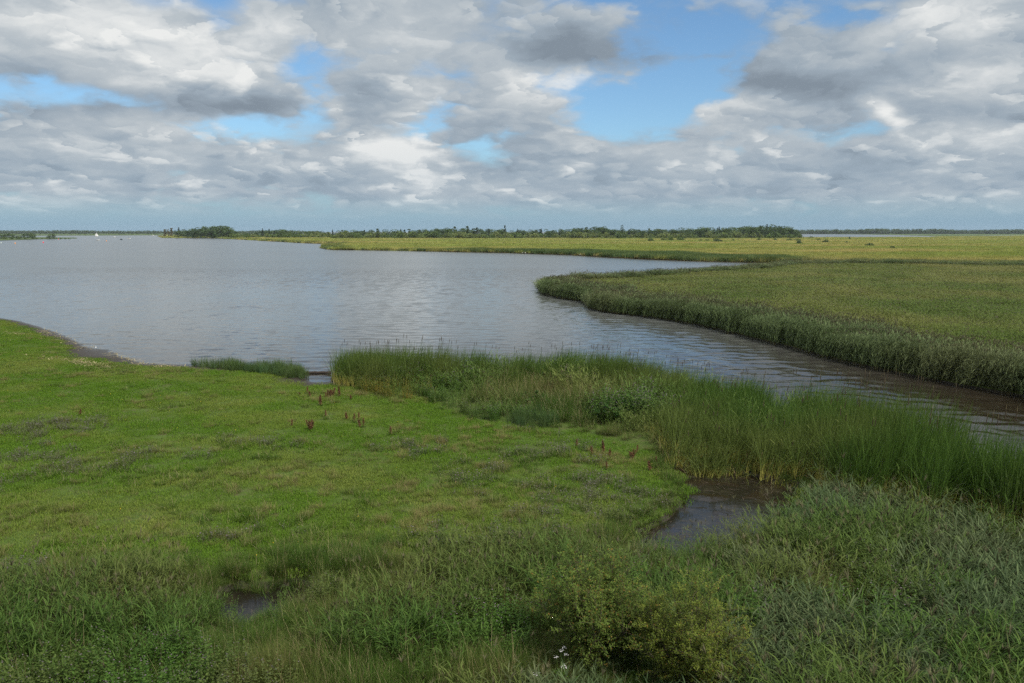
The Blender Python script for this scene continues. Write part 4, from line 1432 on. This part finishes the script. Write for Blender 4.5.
g = Geo()
a, b = gp(304.5, 372.5, .10), gp(331, 372.0, .10)
pl = link('wooden_plank', None)
bpy.data.objects.remove(pl)
L_ = float(np.hypot(*(b - a)))
V, F = [], []
nseg = 10
for i in range(nseg + 1):
    x = -L_ / 2 + L_ * i / nseg
    w = .01 * math.sin(i * 2.1)
    V += [(x, -.035 + w, -.16), (x, .035 + w, -.16), (x, .035 + w, .02 + w), (x, -.035 + w, .02 + w)]
for i in range(nseg):
    for k in range(4):
        q = i * 4
        F.append((q + k, q + (k + 1) % 4, q + 4 + (k + 1) % 4, q + 4 + k))
n = len(V)
F += [(3, 2, 1, 0), (n - 4, n - 3, n - 2, n - 1)]
pl = link('wooden_plank', mesh_np('wooden_plank', np.array(V), np.array(F), [M['plank']]), None, ((a[0] + b[0]) / 2, (a[1] + b[1]) / 2, .14))
pl.rotation_euler = (0, .01, math.atan2(b[1] - a[1], b[0] - a[0]))
tag(pl, 'weathered brown plank on edge across the muddy cove', 'plank')

# drift litter lines on the meadow near the beach
g = Geo()
rng = np.random.default_rng(77)
pts = []
for (x0, y0, x1, y1, n, w) in ((72, 360, 108, 369, 520, .35), (10, 333.5, 24, 336.5, 170, .35), (30, 356, 66, 361, 120, .4), (35, 328, 95, 349, 260, .5), (110, 352, 150, 364, 160, .35), (150, 365.5, 176, 366.5, 80, .3)):
    f = rng.random(n)
    A, B = gp(x0, y0, .15), gp(x1, y1, .15)
    p = A + (B - A) * f[:, None] + rng.normal(0, w, (n, 2))
    pts.append(p)
pts = np.concatenate(pts)
zz = near_h(pts)
g.blades(np.column_stack([pts, zz + .015]), rng.uniform(0, 2 * PI, len(pts)), rng.uniform(.15, .55, len(pts)), rng.uniform(.02, .05, len(pts)), rng.uniform(1.2, 1.55, len(pts)), .15, 2, [1, 1, .6], rng=rng)
tag(link('drift_litter', g.mesh('drift_litter', [M['dry']])), 'beige washed-up reed litter lying on the grass by the beach', kind='stuff')
# debris floating on the pond
g = Geo()
P = sample(pond_poly, 5, seed=31)
P = P[(seg_dist(P, edge, False) < 2.2) | (P[:, 0] < gp(690, 500)[0])]
g.blades(np.column_stack([P, np.full(len(P), .014)]), rng.uniform(0, 2 * PI, len(P)), rng.uniform(.1, .5, len(P)), .012, 1.52, .04, 2, [1, 1, .6], rng=rng)
tag(link('floating_debris', g.mesh('floating_debris', [M['bark']])), 'dead reed bits floating at the pond edge', kind='stuff')

# ------------------------------------------------------------------ sun, cloud, sky, air
SUN_AZ, SUN_EL = math.radians(142), math.radians(48)      # azimuth clockwise from the view direction (+Y)
sdir = Vector((math.sin(SUN_AZ) * math.cos(SUN_EL), math.cos(SUN_AZ) * math.cos(SUN_EL), math.sin(SUN_EL)))
sun_d = bpy.data.lights.new('sun', 'SUN')
sun_d.energy = 3.6
sun_d.angle = math.radians(3.0)
sun_d.color = (1.0, .95, .86)
sun = bpy.data.objects.new('sun', sun_d)
COL.objects.link(sun)
sun.rotation_euler = (-sdir).to_track_quat('-Z', 'Y').to_euler()


def cloud(name, gx, gy, rx, ry, alt, seed, thick=70):
    """a real cumulus over the land: its shadow falls round (gx, gy)"""
    import bmesh
    bm = bmesh.new()
    bmesh.ops.create_icosphere(bm, subdivisions=5, radius=1)
    k = alt / sdir.z
    rng = np.random.default_rng(seed)
    ph = rng.uniform(0, 6, 12)
    for v in bm.verts:
        d = v.co.normalized()
        n = .0
        for j, (fr, am) in enumerate(((2.3, .16), (4.7, .11), (9.1, .07), (17, .04))):
            n += am * math.sin(fr * d.x + ph[j]) * math.cos(fr * d.y + ph[j + 4]) + am * .6 * math.sin(fr * 1.3 * (d.x + d.y) + ph[j + 8] + 3 * d.z)
        r = 1 + n
        v.co = Vector((d.x * r * rx, d.y * r * ry, (d.z if d.z > 0 else d.z * .25) * thick * (1 + 2 * n)))
    me = bpy.data.meshes.new(name)
    bm.to_mesh(me)
    bm.free()
    for p in me.polygons:
        p.use_smooth = True
    m, t, out = new_mat('cloud')
    b = t.n('ShaderNodeBsdfDiffuse', ins={'Color': (.9, .9, .9, 1)})
    tr = t.n('ShaderNodeBsdfTranslucent', ins={'Color': (.9, .9, .9, 1)})
    mx = t.n('ShaderNodeMixShader', ins={0: .5, 1: b.outputs[0], 2: tr.outputs[0]})
    m.node_tree.links.new(mx.outputs[0], out.inputs[0])
    me.materials.append(m)
    o = link(name, me, None, (gx + sdir.x * k, gy + sdir.y * k, alt))
    return tag(o, kind='structure')


if False:
    cloud('cloud', 10, 95, 185, 118, 620, 5)

# world
wd = bpy.data.worlds.new('World')
SC.world = wd
wd.use_nodes = True
wt = wd.node_tree
wt.nodes.clear()
T = NT(wt)
out = T.n('ShaderNodeOutputWorld')
bg = T.n('ShaderNodeBackground')
wt.links.new(bg.outputs[0], out.inputs[0])
SKY = .10
sky = T.n('ShaderNodeTexSky', sky_type='NISHITA')
sky.sun_disc = False
sky.sun_elevation = SUN_EL
sky.sun_rotation = SUN_AZ
sky.air_density = 1.0
sky.dust_density = .6
sky.ozone_density = 1.6
bg.inputs['Strength'].default_value = SKY
dirn = T.v('NORMALIZE', T.n('ShaderNodeTexCoord').outputs['Generated'])
sx = T.n('ShaderNodeSeparateXYZ', ins={0: dirn})
az = T.m('ARCTAN2', sx.outputs[0], sx.outputs[1])
el = T.m('ARCSINE', sx.outputs[2])
ae = T.n('ShaderNodeCombineXYZ', ins={0: az, 1: el, 2: 0.0}).outputs[0]
# cloud texture space: nearly isotropic in the directions, a little finer towards the horizon
kk = T.m('DIVIDE', 1.0, T.m('ADD', T.m('MAXIMUM', sx.outputs[2], 0.0), .34))
flat = T.n('ShaderNodeCombineXYZ', ins={0: T.m('MULTIPLY', sx.outputs[0], kk), 1: T.m('MULTIPLY', sx.outputs[1], kk), 2: T.m('MULTIPLY', T.m('LOGARITHM', T.m('ADD', T.m('MAXIMUM', el, 0.0), .16), math.e), .62)}).outputs[0]
wn = T.n('ShaderNodeTexNoise', ins={'Vector': flat, 'Scale': 1.7, 'Detail': 5, 'Roughness': .55}).outputs['Color']
aew = T.v('ADD', ae, T.v('MULTIPLY', T.v('SUBTRACT', wn, (.5, .5, .5)), (.22, .15, 0)))


def blobs(lst, vec):
    tot = None
    for (px, py, rx, ry, w) in lst:
        a0, e0 = azel(px, py)
        d = T.v('MULTIPLY', T.v('SUBTRACT', vec, (a0, e0, 0)), (FPX / rx, FPX / ry, 0))
        r = T.v('LENGTH', d, out=1)
        x = T.mr(r, .0, 1.15, w, 0.0)
        tot = x if tot is None else T.m('ADD', tot, x)
    return tot


COVER = [(110, 40, 330, 90, 1.0), (260, 85, 130, 40, .7), (400, 25, 190, 70, .9), (395, 98, 75, 36, .75), (200, 160, 330, 60, .9), (60, 150, 120, 50, .5), (420, 160, 80, 55, .7), (530, 80, 120, 75, .8),
         (600, 30, 110, 50, .9), (520, 165, 180, 50, .7), (735, 118, 100, 46, .95), (870, 40, 240, 78, 1.3), (950, 110, 160, 60, .7), (720, 180, 330, 46, .8), (900, 170, 220, 50, .7), (1080, 60, 120, 120, .8),
         (876, 112, 20, 28, .4), (300, 188, 500, 36, .55), (760, 192, 500, 30, .45), (700, 62, 40, 16, .3), (800, 75, 110, 60, .75), (650, 155, 150, 44, .6), (560, 120, 60, 40, .3)]
GAPS = [(60, 88, 90, 26, 1.3), (325, 78, 46, 56, 1.2), (250, 138, 75, 28, 1.1), (430, 80, 50, 22, .7), (690, 45, 88, 60, 1.4), (628, 112, 66, 54, 1.2), (450, 118, 50, 18, .5), (850, 105, 36, 18, .6), (205, 0, 40, 30, .6), (505, 122, 30, 24, .3)]
BRIGHT = [(110, 40, 130, 50, .38), (190, 62, 60, 35, .25), (30, 20, 90, 50, .12), (255, 60, 60, 40, .30), (270, 20, 60, 40, .15), (410, 35, 120, 40, .24), (362, 95, 26, 20, .35), (436, 104, 26, 20, .30), (418, 158, 50, 46, .50), (400, 137, 34, 24, .5),
          (400, 180, 60, 18, .2), (575, 85, 46, 34, .45), (540, 70, 60, 40, .2), (568, 160, 40, 14, .35), (735, 105, 70, 30, .40), (945, 22, 110, 40, .40), (915, 82, 80, 24, .30), (876, 112, 24, 28, .7), (935, 150, 60, 22, .45), (895, 140, 26, 16, .3),
          (130, 142, 90, 34, .26), (210, 135, 60, 26, .18), (75, 182, 70, 22, .3), (290, 165, 90, 30, .2), (660, 160, 120, 22, .2), (880, 193, 34, 12, .25), (985, 197, 28, 10, .25), (590, 55, 30, 20, .2), (1000, 90, 40, 60, .15), (200, 185, 80, 18, .2), (500, 185, 90, 18, .15), (760, 185, 90, 16, .15)]
DARK = [(265, 98, 90, 30, .42), (170, 90, 130, 24, .36), (60, 72, 100, 20, .12), (620, 35, 110, 50, .36), (560, 20, 80, 40, .20), (860, 62, 160, 26, .34), (790, 30, 70, 50, .16), (395, 82, 46, 22, .20), (700, 128, 70, 22, .12), (160, 114, 200, 16, .14),
        (490, 115, 90, 50, .10), (330, 182, 120, 24, .06), (980, 125, 90, 40, .12), (740, 75, 60, 20, .1)]


fw = T.v('ADD', flat, T.v('MULTIPLY', T.v('SUBTRACT', wn, (.5, .5, .5)), (.20, .20, .16)))
fw = T.v('ADD', fw, T.v('MULTIPLY', T.v('SUBTRACT', T.n('ShaderNodeTexNoise', ins={'Vector': flat, 'Scale': 9.0, 'Detail': 4, 'Roughness': .6}).outputs['Color'], (.5, .5, .5)), (.16, .16, .12)))
off = T.v('ADD', fw, (.035, -.015, .065))
N1 = T.noise(fw, 2.6, 7, .52)
N2 = T.noise(off, 2.6, 4, .52)


def puffs(sc):
    """round puffs, brighter on their upper right side"""
    vo = T.n('ShaderNodeTexVoronoi', feature='F1', ins={'Vector': fw, 'Scale': sc, 'Detail': 0.0})
    loc = T.v('SCALE', T.v('SUBTRACT', fw, vo.outputs['Position']))
    loc.node.inputs['Scale'].default_value = sc
    top = T.v('DOT_PRODUCT', loc, (.45, -.1, .9), out=1)
    p = T.mr(vo.outputs['Distance'], 0.0, .85, 1.0, 0.0)
    rnd = T.m('MULTIPLY', T.n('ShaderNodeSeparateColor', ins={0: vo.outputs['Color']}).outputs[0], 1.0)
    return p, T.m('MULTIPLY', T.m('MULTIPLY', T.m('ADD', top, .12), p), rnd)


P1, L1 = puffs(5.0)
P2, L2 = puffs(13.0)
N3 = T.noise(fw, 9.0, 7, .58)
cov = T.m('SUBTRACT', blobs(COVER, aew), T.m('MULTIPLY', blobs(GAPS, aew), .62))
# elsewhere in the sky: the same broken cover
infront = T.mr(T.v('LENGTH', T.v('MULTIPLY', T.v('SUBTRACT', ae, (0, .13, 0)), (1 / .85, 1 / .215, 0)), out=1), .75, 1.15, 0, .85)
cov = T.m('ADD', T.m('ADD', cov, .13), infront)
dens = T.m('ADD', cov, T.m('ADD', T.m('MULTIPLY', T.m('SUBTRACT', N1, .5), 3.0), T.m('ADD', T.m('MULTIPLY', T.m('SUBTRACT', P1, .45), .7), T.m('MULTIPLY', T.m('SUBTRACT', P2, .45), .35))))
alpha = T.mr(dens, -.05, .80)
lowfade = T.mr(el, math.radians(.5), math.radians(2.7), 0.0, 1.0)
alpha = T.m('MULTIPLY', alpha, lowfade)
br = T.m('MULTIPLY', T.m('SUBTRACT', blobs(BRIGHT, aew), blobs(DARK, aew)), .85)
lit = T.m('ADD', T.m('ADD', .44, br), T.m('MULTIPLY', T.m('SUBTRACT', N1, N2), 1.5))
lit = T.m('ADD', lit, T.m('ADD', T.m('MULTIPLY', L1, 1.0), T.m('MULTIPLY', L2, T.mr(el, math.radians(3), math.radians(9), 1.5, .75))))
lit = T.m('ADD', lit, T.m('MULTIPLY', T.m('SUBTRACT', N3, .5), .3))
lit = T.m('SUBTRACT', lit, T.m('MULTIPLY', T.mr(dens, .6, 2.2), .06))
up = T.mr(el, math.radians(16), math.radians(45), 0, .45)
lit = T.m('ADD', lit, up)
ramp = T.n('ShaderNodeValToRGB', ins={0: T.m('MULTIPLY', lit, 1.0, clamp=True)})
cr = ramp.color_ramp
cr.elements[0].position = 0.0
cr.elements[0].color = (.20, .245, .295, 1)
cr.elements[1].position = 1.0
cr.elements[1].color = (.74, .75, .74, 1)
for p_, c_ in ((.35, (.295, .355, .415, 1)), (.65, (.43, .475, .51, 1))):
    ee = cr.elements.new(p_)
    ee.color = c_
ccol = T.v('SCALE', ramp.outputs[0])
wt.links.new(T.mr(el, math.radians(17), math.radians(50), 1 / SKY, 1.75 / SKY), ccol.node.inputs['Scale'])
skyc = T.v('MULTIPLY', sky.outputs[0], (.78, 1.0, 1.14))
hz = T.mr(el, math.radians(-1), math.radians(7.5), .92, 0.0)
skyc = T.mix(hz, skyc, (.205 / SKY, .335 / SKY, .46 / SKY))
ccol = T.mix(T.mr(el, math.radians(1), math.radians(8), .34, 0.0), ccol, (.25 / SKY, .355 / SKY, .45 / SKY))
final = T.mix(alpha, skyc, ccol)
wt.links.new(final, bg.inputs[0])

if USE_HAZE:
    m, t, out = new_mat('haze')
    pv = t.n('ShaderNodeVolumePrincipled', ins={'Color': (.80, .90, 1.0, 1), 'Density': .00005, 'Anisotropy': .2})
    m.node_tree.links.new(pv.outputs[0], out.inputs['Volume'])
    x0, x1, y0, y1, z0, z1 = -3600, 4200, -120, 4300, -2.0, 32
    V = np.array([(x, y, z) for z in (z0, z1) for x, y in ((x0, y0), (x1, y0), (x1, y1), (x0, y1))], float)
    F = np.array([(0, 3, 2, 1), (4, 5, 6, 7), (0, 1, 5, 4), (1, 2, 6, 5), (2, 3, 7, 6), (3, 0, 4, 7)])
    tag(link('haze', mesh_np('haze', V, F, [m])), kind='stuff')

SC.view_settings.view_transform = 'Standard'
SC.view_settings.look = 'None'
SC.view_settings.gamma = 1
SC.view_settings.exposure = 0.18
SC.cycles.use_denoising = False
SC.cycles.max_bounces = 6
SC.cycles.diffuse_bounces = 3
SC.cycles.transmission_bounces = 3
SC.cycles.glossy_bounces = 2
SC.cycles.transparent_max_bounces = 4
SC.cycles.volume_bounces = 0
SC.cycles.caustics_reflective = False
SC.cycles.caustics_refractive = False
